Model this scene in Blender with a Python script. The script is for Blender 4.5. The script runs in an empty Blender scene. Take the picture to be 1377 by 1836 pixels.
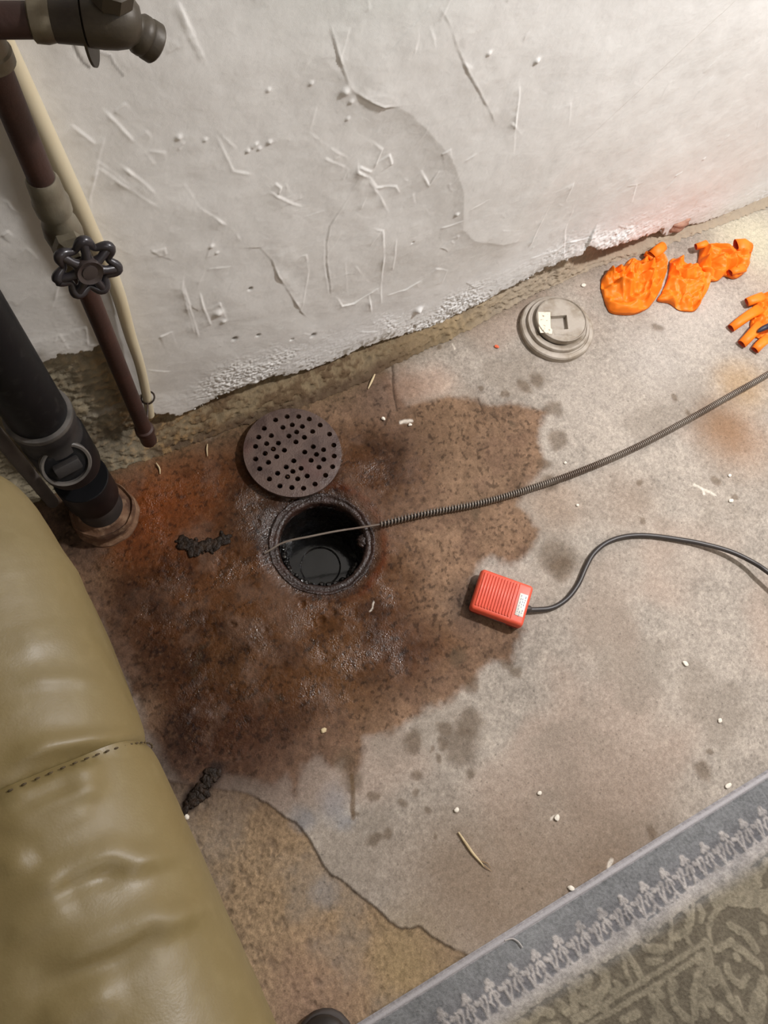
import bpy, bmesh, math, random
import numpy as np
from mathutils import Vector, Matrix
from mathutils.geometry import delaunay_2d_cdt

random.seed(7)
RNG = np.random.default_rng(11)
C = bpy.context.scene.collection
SC = bpy.context.scene

# ------------------------------------------------------------------ camera
IW, IH, FOC, CAMH = 1377.0, 1836.0, 1350.0, 1.5
# rows: world X (along the wall), Y (towards the wall), Z (up) in camera axes (right, down, forward)
def _axes():
    c = np.array([IW/2, IH/2])
    ray = lambda p: np.array([p[0]-c[0], p[1]-c[1], FOC])
    d = ray((530, 1430)); d /= np.linalg.norm(d)
    n = np.cross(ray((180, 850)), ray((1377, 370)))
    X = np.cross(n, d); X /= np.linalg.norm(X)
    if X[0] < 0: X = -X
    return np.array([X, np.cross(-d, X), -d])
RM = _axes()
cam_d = bpy.data.cameras.new('camera'); cam = bpy.data.objects.new('camera', cam_d); C.objects.link(cam)
cam_d.sensor_fit = 'VERTICAL'; cam_d.sensor_height = 36.0; cam_d.lens = 36.0*FOC/IH
cam_d.clip_start = 0.02
cam.matrix_world = Matrix(((RM[0][0], -RM[0][1], -RM[0][2], 0), (RM[1][0], -RM[1][1], -RM[1][2], 0),
                           (RM[2][0], -RM[2][1], -RM[2][2], CAMH), (0, 0, 0, 1)))
SC.camera = cam

def F(x, y, z=0.0):                # where the photo's pixel meets the horizontal plane at height z
    r = RM @ np.array([x-IW/2, y-IH/2, FOC]); t = (z-CAMH)/r[2]
    return Vector((t*r[0], t*r[1], z))
def P(x, y, Y):                    # where the photo's pixel meets the upright plane at depth Y
    r = RM @ np.array([x-IW/2, y-IH/2, FOC]); t = Y/r[1]
    return Vector((t*r[0], Y, CAMH+t*r[2]))

# ------------------------------------------------------------------ world, lights, exposure
w = bpy.data.worlds.new('world'); SC.world = w; w.use_nodes = True
w.node_tree.nodes['Background'].inputs[0].default_value = (0.9, 0.95, 1, 1)
w.node_tree.nodes['Background'].inputs[1].default_value = 0.02
SC.view_settings.view_transform = 'Standard'; SC.view_settings.look = 'None'
SC.view_settings.gamma = 1.0; SC.view_settings.use_curve_mapping = False
SC.view_settings.exposure = 0.0
def area(name, loc, target, size, power, col, shape='DISK', size_y=None):
    l = bpy.data.lights.new(name, 'AREA'); l.energy = power; l.color = col; l.shape = shape; l.size = size
    if size_y: l.size_y = size_y
    o = bpy.data.objects.new(name, l); C.objects.link(o); o.location = loc
    o.rotation_euler = (Vector(target)-Vector(loc)).to_track_quat('-Z', 'Y').to_euler()
    return o
KEY = area('ceiling_lamp_light', (1.75, 0.12, 2.08), (1.35, 0.3, 0.0), 0.16, 54.0, (1.0, 0.99, 1.0))
FILL = area('added_fill_light', (0.55, -1.15, 2.2), (0.4, 0.3, 0.3), 0.5, 7.5, (1.0, 0.99, 1.02))  # unseen fill light, added to brighten the wall and give the sofa sheen

# ------------------------------------------------------------------ helpers
def srgb(r, g, b):
    f = lambda v: (v/255/12.92) if v/255 <= .04045 else ((v/255+.055)/1.055)**2.4
    return np.array([f(r), f(g), f(b)])
def S4(r, g, b): return (*srgb(r, g, b), 1.0)

def tag(o, label=None, cat=None, group=None, kind=None):
    if label: o['label'] = label
    if cat: o['category'] = cat
    if group: o['group'] = group
    if kind: o['kind'] = kind
    return o
def empty(name, loc, label, cat, group=None):
    o = bpy.data.objects.new(name, None); C.objects.link(o); o.location = loc; o.empty_display_size = .02
    return tag(o, label, cat, group)
def link(name, me, mat, parent=None):
    o = bpy.data.objects.new(name, me); C.objects.link(o)
    if mat:
        me.materials.clear(); me.materials.append(mat)
    if parent:
        o.parent = parent
        m = parent; off = Vector((0, 0, 0))
        while m: off += m.location; m = m.parent
        o.location = -off
    return o
def pydata(name, v, f, mat, parent=None, smooth=True):
    me = bpy.data.meshes.new(name)
    me.from_pydata([tuple(map(float, p)) for p in v], [], [tuple(map(int, q)) for q in f]); me.update()
    bm = bmesh.new(); bm.from_mesh(me); bmesh.ops.recalc_face_normals(bm, faces=bm.faces); bm.to_mesh(me); bm.free()
    if smooth: me.polygons.foreach_set('use_smooth', [True]*len(me.polygons))
    return link(name, me, mat, parent)
def from_bm(name, bm, mat, parent=None, smooth=True, angle=None):
    bmesh.ops.recalc_face_normals(bm, faces=bm.faces)
    me = bpy.data.meshes.new(name); bm.to_mesh(me); bm.free()
    if smooth: me.polygons.foreach_set('use_smooth', [True]*len(me.polygons))
    if angle is not None:
        try: me.set_sharp_from_angle(angle=math.radians(angle))
        except Exception: pass
    return link(name, me, mat, parent)
def grid_mesh(name, V, nu, nv, mat, parent=None, mask=None, attrs=None, smooth=True):
    """V: (nu*nv,3) points, row-major in u; quads masked by mask (nu-1, nv-1)"""
    idx = np.arange(nu*nv).reshape(nu, nv)
    q = np.stack([idx[:-1, :-1], idx[1:, :-1], idx[1:, 1:], idx[:-1, 1:]], -1).reshape(-1, 4)
    if mask is not None: q = q[mask.reshape(-1)]
    used = np.zeros(nu*nv, bool); used[q.reshape(-1)] = True
    remap = np.cumsum(used)-1
    V2 = V[used]; q = remap[q]
    me = bpy.data.meshes.new(name)
    me.vertices.add(len(V2)); me.vertices.foreach_set('co', V2.astype(np.float32).ravel())
    me.loops.add(q.size); me.loops.foreach_set('vertex_index', q.astype(np.int32).ravel())
    me.polygons.add(len(q)); me.polygons.foreach_set('loop_start', np.arange(0, q.size, 4, dtype=np.int32))
    try: me.polygons.foreach_set('loop_total', np.full(len(q), 4, np.int32))
    except Exception: pass
    me.update(calc_edges=True)
    me.polygons.foreach_set('use_smooth', np.full(len(q), smooth))
    for k, a in (attrs or {}).items():
        a = a.reshape(nu*nv, -1)[used]
        if a.shape[1] == 3:
            at = me.color_attributes.new(k, 'FLOAT_COLOR', 'POINT')
            at.data.foreach_set('color', np.c_[a, np.ones(len(a))].astype(np.float32).ravel())
        else:
            at = me.attributes.new(k, 'FLOAT', 'POINT'); at.data.foreach_set('value', a.astype(np.float32).ravel())
    me.validate()
    return link(name, me, mat, parent)

# ---- numpy noise
_LAT = RNG.random((256, 256)).astype(np.float32)
def vnoise(x, y):
    xi = np.floor(x).astype(int); yi = np.floor(y).astype(int)
    fx = x-xi; fy = y-yi
    fx = fx*fx*fx*(fx*(fx*6-15)+10); fy = fy*fy*fy*(fy*(fy*6-15)+10)
    a = _LAT[xi & 255, yi & 255]; b = _LAT[(xi+1) & 255, yi & 255]
    c = _LAT[xi & 255, (yi+1) & 255]; d = _LAT[(xi+1) & 255, (yi+1) & 255]
    return (a*(1-fx)+b*fx)*(1-fy)+(c*(1-fx)+d*fx)*fy
def fbm(x, y, s, o=4, seed=0.0):
    t = np.zeros_like(x); a = 1.0; n = 0.0; ca, sa = .8, .6
    X, Yv = x*s+seed*17.3, y*s+seed*9.1
    for _ in range(o):
        t += a*vnoise(X, Yv); n += a; a *= .5
        X, Yv = (X*ca-Yv*sa)*2.03+5.2, (X*sa+Yv*ca)*2.03+1.7
    return t/n-.5
def sstep(a, b, x):
    t = np.clip((x-a)/(b-a), 0, 1); return t*t*(3-2*t)
def seg_dist(px, py, pts, closed=False):
    """unsigned distance, signed side, and arc parameter to a polyline"""
    best = np.full(px.shape, 1e9); side = np.zeros(px.shape); par = np.zeros(px.shape)
    n = len(pts); m = n if closed else n-1; L = 0.0
    lens = [math.dist(pts[i], pts[(i+1) % n]) for i in range(m)]; tot = sum(lens)+1e-9
    for i in range(m):
        ax, ay = pts[i]; bx, by = pts[(i+1) % n]; dx, dy = bx-ax, by-ay
        l2 = dx*dx+dy*dy+1e-12
        t = np.clip(((px-ax)*dx+(py-ay)*dy)/l2, 0, 1)
        ex, ey = px-(ax+t*dx), py-(ay+t*dy); d = np.hypot(ex, ey)
        k = d < best
        best = np.where(k, d, best); side = np.where(k, np.sign(dx*ey-dy*ex), side); par = np.where(k, (L+t*lens[i])/tot, par)
        L += lens[i]
    return best, side, par
def inside(px, py, pts):
    r = np.zeros(px.shape, bool); n = len(pts)
    for i in range(n):
        ax, ay = pts[i]; bx, by = pts[(i+1) % n]
        if ay == by: continue
        c = ((ay > py) != (by > py)) & (px < (bx-ax)*(py-ay)/(by-ay)+ax); r ^= c
    return r
def poly_sd(px, py, pts):          # signed: negative inside
    d, _, _ = seg_dist(px, py, pts, True)
    return np.where(inside(px, py, pts), -d, d)
def mixc(col, c2, m): return col*(1-m[..., None])+np.asarray(c2)*m[..., None]

# ---- materials
def mat(name, col=(.5, .5, .5), rough=.6, metal=0.0, spec=.5, attr=None, noise=None, bump=None, rough_noise=None, coat=0.0, sss=None):
    """noise: list of (scale, detail, amount, colour2); bump: list of (scale, strength, distance)"""
    m = bpy.data.materials.new(name); m.use_nodes = True; nt = m.node_tree; N = nt.nodes; Lk = nt.links
    b = N['Principled BSDF']; b.inputs['Roughness'].default_value = rough; b.inputs['Metallic'].default_value = metal
    b.inputs['Specular IOR Level'].default_value = spec
    if coat: b.inputs['Coat Weight'].default_value = coat; b.inputs['Coat Roughness'].default_value = .2
    tc = N.new('ShaderNodeTexCoord'); co = tc.outputs['Object']
    if attr:
        a = N.new('ShaderNodeAttribute'); a.attribute_name = attr; cur = a.outputs['Color']
    else:
        r = N.new('ShaderNodeRGB'); r.outputs[0].default_value = (*col[:3], 1); cur = r.outputs[0]
    for (sc, det, amt, c2, lo, hi) in (noise or []):
        n = N.new('ShaderNodeTexNoise'); n.inputs['Scale'].default_value = sc; n.inputs['Detail'].default_value = det
        Lk.new(co, n.inputs['Vector'])
        mr = N.new('ShaderNodeMapRange'); mr.inputs['From Min'].default_value = lo; mr.inputs['From Max'].default_value = hi
        mr.inputs['To Max'].default_value = amt; Lk.new(n.outputs['Fac'], mr.inputs['Value'])
        mx = N.new('ShaderNodeMix'); mx.data_type = 'RGBA'
        if isinstance(c2, str):
            mx.blend_type = 'MULTIPLY' if c2 == 'dark' else 'ADD'
            mx.inputs['B'].default_value = (.25, .22, .2, 1) if c2 == 'dark' else (.18, .17, .15, 1)
        else: mx.inputs['B'].default_value = (*c2[:3], 1)
        Lk.new(mr.outputs['Result'], mx.inputs['Factor']); Lk.new(cur, mx.inputs['A']); cur = mx.outputs['Result']
    Lk.new(cur, b.inputs['Base Color'])
    prev = None
    for (sc, st, di) in (bump or []):
        n = N.new('ShaderNodeTexNoise'); n.inputs['Scale'].default_value = sc; n.inputs['Detail'].default_value = 3
        Lk.new(co, n.inputs['Vector'])
        bp = N.new('ShaderNodeBump'); bp.inputs['Strength'].default_value = st; bp.inputs['Distance'].default_value = di
        Lk.new(n.outputs['Fac'], bp.inputs['Height'])
        if prev: Lk.new(prev, bp.inputs['Normal'])
        prev = bp.outputs['Normal']
    if prev: Lk.new(prev, b.inputs['Normal'])
    if rough_noise:
        sc, lo, hi = rough_noise
        n = N.new('ShaderNodeTexNoise'); n.inputs['Scale'].default_value = sc; n.inputs['Detail'].default_value = 4
        Lk.new(co, n.inputs['Vector'])
        mr = N.new('ShaderNodeMapRange'); mr.inputs['From Min'].default_value = .3; mr.inputs['From Max'].default_value = .7
        mr.inputs['To Min'].default_value = lo; mr.inputs['To Max'].default_value = hi
        Lk.new(n.outputs['Fac'], mr.inputs['Value']); Lk.new(mr.outputs['Result'], b.inputs['Roughness'])
    return m

# ---- shape helpers
def tube_pts(pts, r, seg=14, res=1, caps=True):
    """a tube along points; r a number or a list; returns verts, faces"""
    pts = [Vector(p) for p in pts]
    n = len(pts); rs = r if isinstance(r, (list, tuple)) else [r]*n
    v = []; f = []; up = None
    for i in range(n):
        t = (pts[min(i+1, n-1)]-pts[max(i-1, 0)]).normalized()
        if up is None:
            up = Vector((0, 0, 1)) if abs(t.z) < .9 else Vector((1, 0, 0))
        s = t.cross(up).normalized(); up = s.cross(t).normalized()
        for k in range(seg):
            a = 2*math.pi*k/seg
            v.append(pts[i]+rs[i]*(math.cos(a)*s+math.sin(a)*up))
    for i in range(n-1):
        for k in range(seg):
            a, b = i*seg+k, i*seg+(k+1) % seg
            f.append((a, b, b+seg, a+seg))
    if caps:
        f.append(tuple(range(seg))[::-1]); f.append(tuple(range((n-1)*seg, n*seg)))
    return v, f
def spline(pts, n):
    """Catmull-Rom through points, n samples"""
    pts = [Vector(p) for p in pts]; P_ = [2*pts[0]-pts[1]]+pts+[2*pts[-1]-pts[-2]]; out = []
    m = len(pts)-1
    for i in range(n):
        u = i/(n-1)*m; k = min(int(u), m-1); t = u-k
        a, b, c, d = P_[k:k+4]
        out.append(.5*((2*b)+(c-a)*t+(2*a-5*b+4*c-d)*t*t+(3*b-a-3*c+d)*t**3))
    return out
def arc_resample(pts, n):
    L = [0.0]
    for a, b in zip(pts, pts[1:]): L.append(L[-1]+(b-a).length)
    out = []; k = 0
    for i in range(n):
        s = L[-1]*i/(n-1)
        while k < len(pts)-2 and L[k+1] < s: k += 1
        t = (s-L[k])/max(1e-9, L[k+1]-L[k]); out.append(pts[k].lerp(pts[k+1], min(1, max(0, t))))
    return out
def tube(name, pts, r, m, parent=None, seg=14, caps=True, angle=40):
    v, f = tube_pts(pts, r, seg, caps=caps)
    o = pydata(name, v, f, m, parent)
    try: o.data.set_sharp_from_angle(angle=math.radians(angle))
    except Exception: pass
    return o
def lathe(name, prof, axis_o, axis_d, m, parent=None, seg=40, angle=35, wob=0.0, caps=True):
    """prof: (radius, height along the axis) list"""
    d = Vector(axis_d).normalized(); o = Vector(axis_o)
    s = d.cross(Vector((0, 0, 1)) if abs(d.z) < .9 else Vector((1, 0, 0))).normalized(); u = d.cross(s)
    v = []; f = []
    for (r, h) in prof:
        for k in range(seg):
            a = 2*math.pi*k/seg; rr = r*(1+wob*(math.sin(3*a+h*40)+math.sin(7*a+1)+.6*math.sin(13*a+h*90)))
            v.append(o+d*h+rr*(math.cos(a)*s+math.sin(a)*u))
    for i in range(len(prof)-1):
        for k in range(seg):
            a, b = i*seg+k, i*seg+(k+1) % seg; f.append((a, b, b+seg, a+seg))
    if caps and prof[0][0] > 0: f.append(tuple(range(seg))[::-1])
    if caps and prof[-1][0] > 0: f.append(tuple(range((len(prof)-1)*seg, len(prof)*seg)))
    ob = pydata(name, v, f, m, parent)
    try: ob.data.set_sharp_from_angle(angle=math.radians(angle))
    except Exception: pass
    return ob
def box_bm(sx, sy, sz, bev=.002, seg=2):
    bm = bmesh.new(); bmesh.ops.create_cube(bm, size=1)
    bmesh.ops.scale(bm, vec=(sx, sy, sz), verts=bm.verts)
    if bev: bmesh.ops.bevel(bm, geom=bm.edges[:]+bm.verts[:], offset=bev, segments=seg, profile=.5, affect='EDGES')
    return bm
def place_bm(bm, M): bmesh.ops.transform(bm, matrix=M, verts=bm.verts); return bm

# ================================================================== THE SETTING
WY = 0.785                         # face of the plaster
DRAIN = F(578, 972); DR = 0.109

# ---------------------------------------------------------------- floor
def floor_px(l, sc=1.0, ox=0, oy=0):
    return [tuple(F(ox+x/sc, oy+y/sc)[:2]) for x, y in l]

def axis(lo, a, b, hi, fine, coarse):
    l = np.arange(lo, a, coarse); m = np.arange(a, b, fine); h = np.arange(b, hi+coarse, coarse)
    return np.concatenate([l, m, h])
fx = axis(-1.5, -.36, 1.86, 2.7, .0024, .06); fy = axis(-2.0, -.46, .83, .84, .0024, .06)
GX, GY = np.meshgrid(fx, fy, indexing='ij')
n_big = fbm(GX, GY, 5, 4, 1); n_mid = fbm(GX, GY, 22, 4, 2); n_fin = fbm(GX, GY, 90, 3, 3); n_grit = fbm(GX, GY, 260, 2, 4)
wx = GX+.030*fbm(GX, GY, 14, 4, 5)+.008*fbm(GX, GY, 90, 2, 25); wy = GY+.030*fbm(GX, GY, 14, 4, 6)+.008*fbm(GX, GY, 90, 2, 26)
# dry concrete
col = np.ones(GX.shape+(3,))*srgb(162, 152, 141)
col = col*(1+.34*n_big+.30*n_mid+.38*n_fin+.5*n_grit)[..., None]
pink = sstep(.02, .25, fbm(GX, GY, 4, 3, 8)); col = mixc(col, srgb(168, 147, 132), .5*pink)
# smooth skim coat against the coarse slab, split by a crack
crack_px = [(300,1400),(430,1420),(478,1440),(505,1462),(530,1475),(552,1500),(570,1532),(580,1555),(592,1570),(622,1585),(650,1610),(675,1628),(700,1655),(722,1665),(755,1662),(775,1680),(800,1695),(840,1712),(900,1760),(980,1840)]
crack = floor_px(crack_px)
cx_ = GX+.006*n_mid; cy_ = GY+.006*n_fin
coarse_poly = crack+floor_px([(980,2100),(200,2100),(100,1500)])
csd = poly_sd(cx_, cy_, coarse_poly)
coarse = 1-sstep(-.002, .002, csd)
agg = fbm(GX, GY, 150, 2, 12)
rough_c = srgb(146, 124, 98)*(1+.5*agg+.8*n_grit+.3*n_big)[..., None]
col = np.where(coarse[..., None] > 0, mixc(col, rough_c, coarse), col)
pits = sstep(.17, .24, fbm(GX, GY, 75, 2, 14)); col = mixc(col, srgb(106, 90, 74), .45*pits*coarse)
def blob(pxy, r, sq=1.0):
    p = F(*pxy); return np.hypot(wx-p.x, (wy-p.y)*sq)/(r*.00108)
def bmask(pxy, r, soft=.5, sq=1.0): return 1-sstep(1-soft, 1+soft, blob(pxy, r, sq))
col = mixc(col, srgb(160, 140, 96), .4*bmask((740, 1715), 60, .9))
col = mixc(col, srgb(150, 120, 104), .5*bmask((560, 1790), 70, .9))
for q, r_ in (((545,1460),18),((605,1440),28),((620,1480),15),((585,1600),20)):
    col = mixc(col, srgb(138, 140, 145), .55*bmask(q, r_, .7))
# dry floor tones: greyer and browner clouds
col = mixc(col, srgb(138, 127, 115), .5*sstep(.0, .2, fbm(GX, GY, 8, 5, 31)))
for q, r_, c_, m_ in (((1100,1530),150,(128,110,94),.55),((930,1620),130,(130,110,90),.6),((820,1590),110,(134,115,97),.5),((1090,1560),60,(118,98,80),.5),
                      ((1320,790),70,(142,104,72),.6),((1330,690),55,(170,138,98),.6),((1290,755),45,(132,100,72),.6),((1120,900),60,(146,124,106),.4),
                      ((1350,430),90,(206,198,172),.7),((1180,640),80,(186,178,170),.55),((1250,560),90,(186,178,170),.5),((1060,700),80,(176,166,156),.4)):
    col = mixc(col, srgb(*c_), m_*bmask(q, r_, .9))
# the wet brown stain round the drain; far left end stands in for stack shadow
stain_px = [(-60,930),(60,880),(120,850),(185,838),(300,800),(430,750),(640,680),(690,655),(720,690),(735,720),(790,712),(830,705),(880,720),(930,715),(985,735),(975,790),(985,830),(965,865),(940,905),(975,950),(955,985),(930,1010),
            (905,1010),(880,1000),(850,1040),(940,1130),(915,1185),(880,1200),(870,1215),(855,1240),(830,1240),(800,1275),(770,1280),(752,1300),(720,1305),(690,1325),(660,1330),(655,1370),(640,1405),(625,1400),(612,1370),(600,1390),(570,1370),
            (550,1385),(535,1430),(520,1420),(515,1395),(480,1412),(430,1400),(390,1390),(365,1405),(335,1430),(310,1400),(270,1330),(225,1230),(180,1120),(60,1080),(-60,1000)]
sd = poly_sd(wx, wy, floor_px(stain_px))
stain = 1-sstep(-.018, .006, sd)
deep = 1-sstep(-.20, -.01, sd)
stc = srgb(118, 90, 68)*(1+.5*n_mid+.6*n_fin+.5*n_grit+.55*n_big)[..., None]
col = mixc(col, stc, .97*stain)
core_px = [(140,860),(300,815),(470,760),(640,760),(720,770),(760,850),(720,930),(740,1000),(760,1100),(830,1150),(760,1230),(640,1290),(560,1330),(420,1390),(300,1380),(220,1200),(150,1000)]
core = 1-sstep(-.10, .05, poly_sd(wx, wy, floor_px(core_px)))
col = mixc(col, srgb(84, 60, 42)*(1+.6*n_mid+.6*n_fin)[..., None], .85*core*stain)
for q, r_, c_, m_ in (((290,890),85,(132,80,48),.75),((250,960),60,(118,74,48),.55),((350,850),70,(112,76,52),.5),((330,1000),60,(104,70,48),.4),
                      ((740,790),65,(70,50,38),.65),((700,850),70,(72,52,38),.6),((640,790),40,(80,60,44),.5),((660,1000),60,(98,72,50),.5),
                      ((380,1300),110,(62,42,32),.75),((260,1190),80,(62,42,30),.65),((480,1340),110,(70,48,38),.65),((320,1360),70,(58,40,32),.7),((230,1100),70,(70,46,32),.6),
                      ((560,1140),110,(112,86,58),.55),((470,1080),70,(104,78,52),.45),((620,1180),70,(104,84,62),.4),((700,1130),60,(84,62,52),.5),((720,1190),60,(78,58,48),.5),
                      ((420,1180),60,(82,62,40),.5),((560,1070),120,(78,54,38),.5),((850,1060),32,(66,54,46),.75),((835,1095),36,(72,58,50),.6),((700,1060),50,(100,74,52),.4),
                      ((470,930),60,(58,46,40),.7),((510,900),50,(50,40,36),.6),((260,1275),28,(132,108,88),.4),((800,760),80,(122,94,70),.5),((860,860),70,(122,96,74),.45),
                      ((690,690),60,(96,78,68),.6),((740,690),40,(140,104,80),.5),((780,680),35,(186,160,142),.6),((1000,900),55,(160,136,116),.5)):
    col = mixc(col, srgb(*c_)*(1+.4*n_fin+.4*n_mid)[..., None], m_*bmask(q, r_, .85))
rim = np.hypot(GX-DRAIN.x, GY-DRAIN.y)/DR
rw = rim+.10*n_mid
col = mixc(col, srgb(58, 40, 30), .8*(1-sstep(1.02, 1.35, rw)))
col = mixc(col, srgb(104, 52, 28), .5*np.exp(-((rw-1.22)/.08)**2)*sstep(-.3, .6, (GX-DRAIN.x)/DR))
gain = (1-core*stain)[..., None]*np.array([1.10, 1.18, 1.26])+(core*stain)[..., None]*np.array([.80, .59, .38])
col = col*(stain[..., None]*gain+1-stain[..., None])
col = mixc(col, srgb(40, 30, 24), .85*bmask((70, 930), 75, .5)); col = mixc(col, srgb(46, 34, 26), .7*bmask((150, 985), 40, .5))  # dark patches painted in for the waste stack's cast shadow beside the sofa
blot = sstep(.02, .2, fbm(GX, GY, 16, 5, 101)); col = mixc(col, col*np.array([.50, .46, .44]), .75*blot*stain*(.35+.65*core))
speck = sstep(.16, .24, fbm(GX, GY, 130, 2, 103)); col = mixc(col, col*.38, .8*speck*stain)
speckl = sstep(.2, .28, fbm(GX, GY, 150, 2, 104)); col = mixc(col, srgb(128, 98, 74), .16*speckl*stain)
pk = sstep(.05, .22, fbm(GX, GY, 12, 4, 105)); col = mixc(col, srgb(118, 92, 76)*(.8+.5*n_fin)[..., None], .45*pk*stain*(1-.5*blot))
# separate damp spots and splashes
spots = [((735,1330),16),((795,1335),10),((790,1360),6),((815,1175),18),((840,1300),22),((828,1340),30),((800,1310),14),((845,1380),8),((990,735),22),((940,690),14),((965,680),16),((905,705),9),((720,1440),9),((745,1420),8),((770,1450),6),((620,1365),20),((640,1400),18),
         ((975,830),16),((1005,790),20),((985,870),18),((1000,1000),34),((1010,1020),26),((640,1460),6),((672,1430),7),((745,1385),9),((905,1190),10),((775,1350),5),((850,1230),14),((920,1200),10),((690,1500),9),((670,1510),12),((1170,1500),10),((790,1505),5),((1270,1350),7),
         ((1210,712),8),((1232,738),9),((1285,868),9),((1310,890),6),((1150,930),7),((1120,540),8),((1180,590),12),((790,625),6),((855,695),7),((435,1675),6),((1260,1385),16),((920,760),10),((860,925),10),((1150,865),7)]
for q, r_ in spots:
    col = mixc(col, srgb(96, 80, 64)*(1+.4*n_fin)[..., None], .62*bmask(q, r_, .45))
drip = floor_px([(632,1390),(636,1420),(635,1450),(633,1468)]); dd, _, _ = seg_dist(wx*.3+GX*.7, wy*.3+GY*.7, drip)
col = mixc(col, srgb(100, 80, 58), .7*(1-sstep(.002, .006, dd)))
smear, _, _ = seg_dist(wx, wy, floor_px([(390,1380),(365,1410),(345,1430),(333,1448)]))
col = mixc(col, srgb(42, 32, 28), .85*(1-sstep(.006, .022, smear)))
for q in ((360,1165),(357,1180),(356,1195),(352,1210),(440,1250),(480,1260),(500,1255)):
    col = mixc(col, srgb(58, 44, 30), .6*bmask(q, 6, .6))
# fine white scuffs, scratch marks, chalky patch
for pl, wd in (([(1246,872),(1262,880),(1282,888)],.005),([(1258,878),(1262,888)],.004),([(1090,1555),(1093,1540)],.006),([(985,1470),(1000,1462)],.003),([(660,1095),(668,1080)],.002),([(720,757),(742,757)],.006),([(812,618),(818,628)],.003)):
    d_, _, _ = seg_dist(wx*.5+GX*.5, wy*.5+GY*.5, floor_px(pl)); col = mixc(col, srgb(226, 216, 202), .8*(1-sstep(wd*.3, wd, d_)))
# grime along the foot of the wall
joint_px = [(-200,1003),(0,923),(180,850),(300,810),(430,762),(520,735),(640,690),(700,655),(800,610),(900,557),(960,525),(1060,480),(1180,445),(1230,425),(1377,370),(1600,282)]
JX = np.array([F(*p).x for p in joint_px]); JY = np.array([F(*p).y for p in joint_px])
jy = np.interp(GX, JX, JY)
grime = np.exp(-np.clip(jy-GY, 0, 1)/.02)
col = mixc(col, srgb(98, 82, 58), .55*grime*(1-sstep(.9, 1.6, GX)))
# cracks near the wall
crk = [[(704,655),(705,690),(712,735)],[(856,715),(870,740)],[(880,740),(890,750)],[(700,735),(690,760)],[(855,805),(857,822)],[(858,806),(875,800)]]
crd = np.full(GX.shape, 9.)
for c_ in crk:
    d_, _, _ = seg_dist(wx*.25+GX*.75, wy*.25+GY*.75, floor_px(c_)); crd = np.minimum(crd, d_)
cd_, cside, _ = seg_dist(cx_, cy_, crack)
crackline = 1-sstep(.0005, .0035, cd_)
fade = sstep(F(480,1440).y-.1, F(560,1500).y, -GY+2*F(520,1470).y)
col = mixc(col, srgb(70, 56, 44), .75*crackline*(GY < F(470,1425).y)*(GY > -.36))
col = mixc(col, srgb(60, 46, 36), .7*(1-sstep(.0005, .003, crd)))
# wetness map
wet = np.clip(stain*(.17+.40*core)*(1+2.3*n_mid), 0, 1)
wet = np.maximum(wet, .95*bmask((478, 945), 60, .7)); wet = np.maximum(wet, .9*(1-sstep(1.0, 1.45, rw)))
wet = np.maximum(wet, .62*bmask((500, 1110), 50, .9)); wet = np.maximum(wet, .6*bmask((700, 1120), 50, .9))
# relief
hz = .0016*n_big+.0010*n_mid+.0008*n_fin*(.35+.3*stain+.5*coarse)+.0011*n_grit*(.5+.6*stain+1.2*coarse)
hz -= .0022*coarse*(1-sstep(-.06, .0, csd)*0)*1.0
hz -= .0015*pits*coarse
hz -= .002*(1-sstep(.0005, .004, crd))
holes = sstep(.26, .30, fbm(GX, GY, 34, 2, 41)); hz -= .0012*holes*stain
for q, r_, dp in (((577,1112),10,.005),((415,1122),8,.005),((475,1135),6,.003),((425,1000),7,.003),((405,1035),6,.003),((540,1085),7,.003)):
    b_ = blob(q, r_); hz -= dp*(1-sstep(.3, 1.0, b_)); hz += .0012*np.exp(-((b_-1.3)/.3)**2)
hz -= .006*(1-sstep(1.0, 1.28, rim))              # floor dishes down to the drain rim
scoop = bmask((478, 935), 45, .8); hz -= .004*scoop
ml = (GX > -.36) & (GX < 1.87) & (GY > -.47)
hz = np.where(ml, hz, 0)-.001
V = np.stack([GX, GY, hz], -1).reshape(-1, 3)
rad = np.hypot(V[:, 0]-DRAIN.x, V[:, 1]-DRAIN.y)
vin = (rad < DR*.995).reshape(GX.shape)
keep = ~(vin[:-1, :-1] & vin[1:, :-1] & vin[1:, 1:] & vin[:-1, 1:])
qin = vin[:-1, :-1] | vin[1:, :-1] | vin[1:, 1:] | vin[:-1, 1:]
snap = vin.reshape(-1)
k = np.where(snap, DR*.995/np.maximum(rad, 1e-6), 1.0)
V[:, 0] = DRAIN.x+(V[:, 0]-DRAIN.x)*k; V[:, 1] = DRAIN.y+(V[:, 1]-DRAIN.y)*k
V[snap, 2] = -.0075

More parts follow.
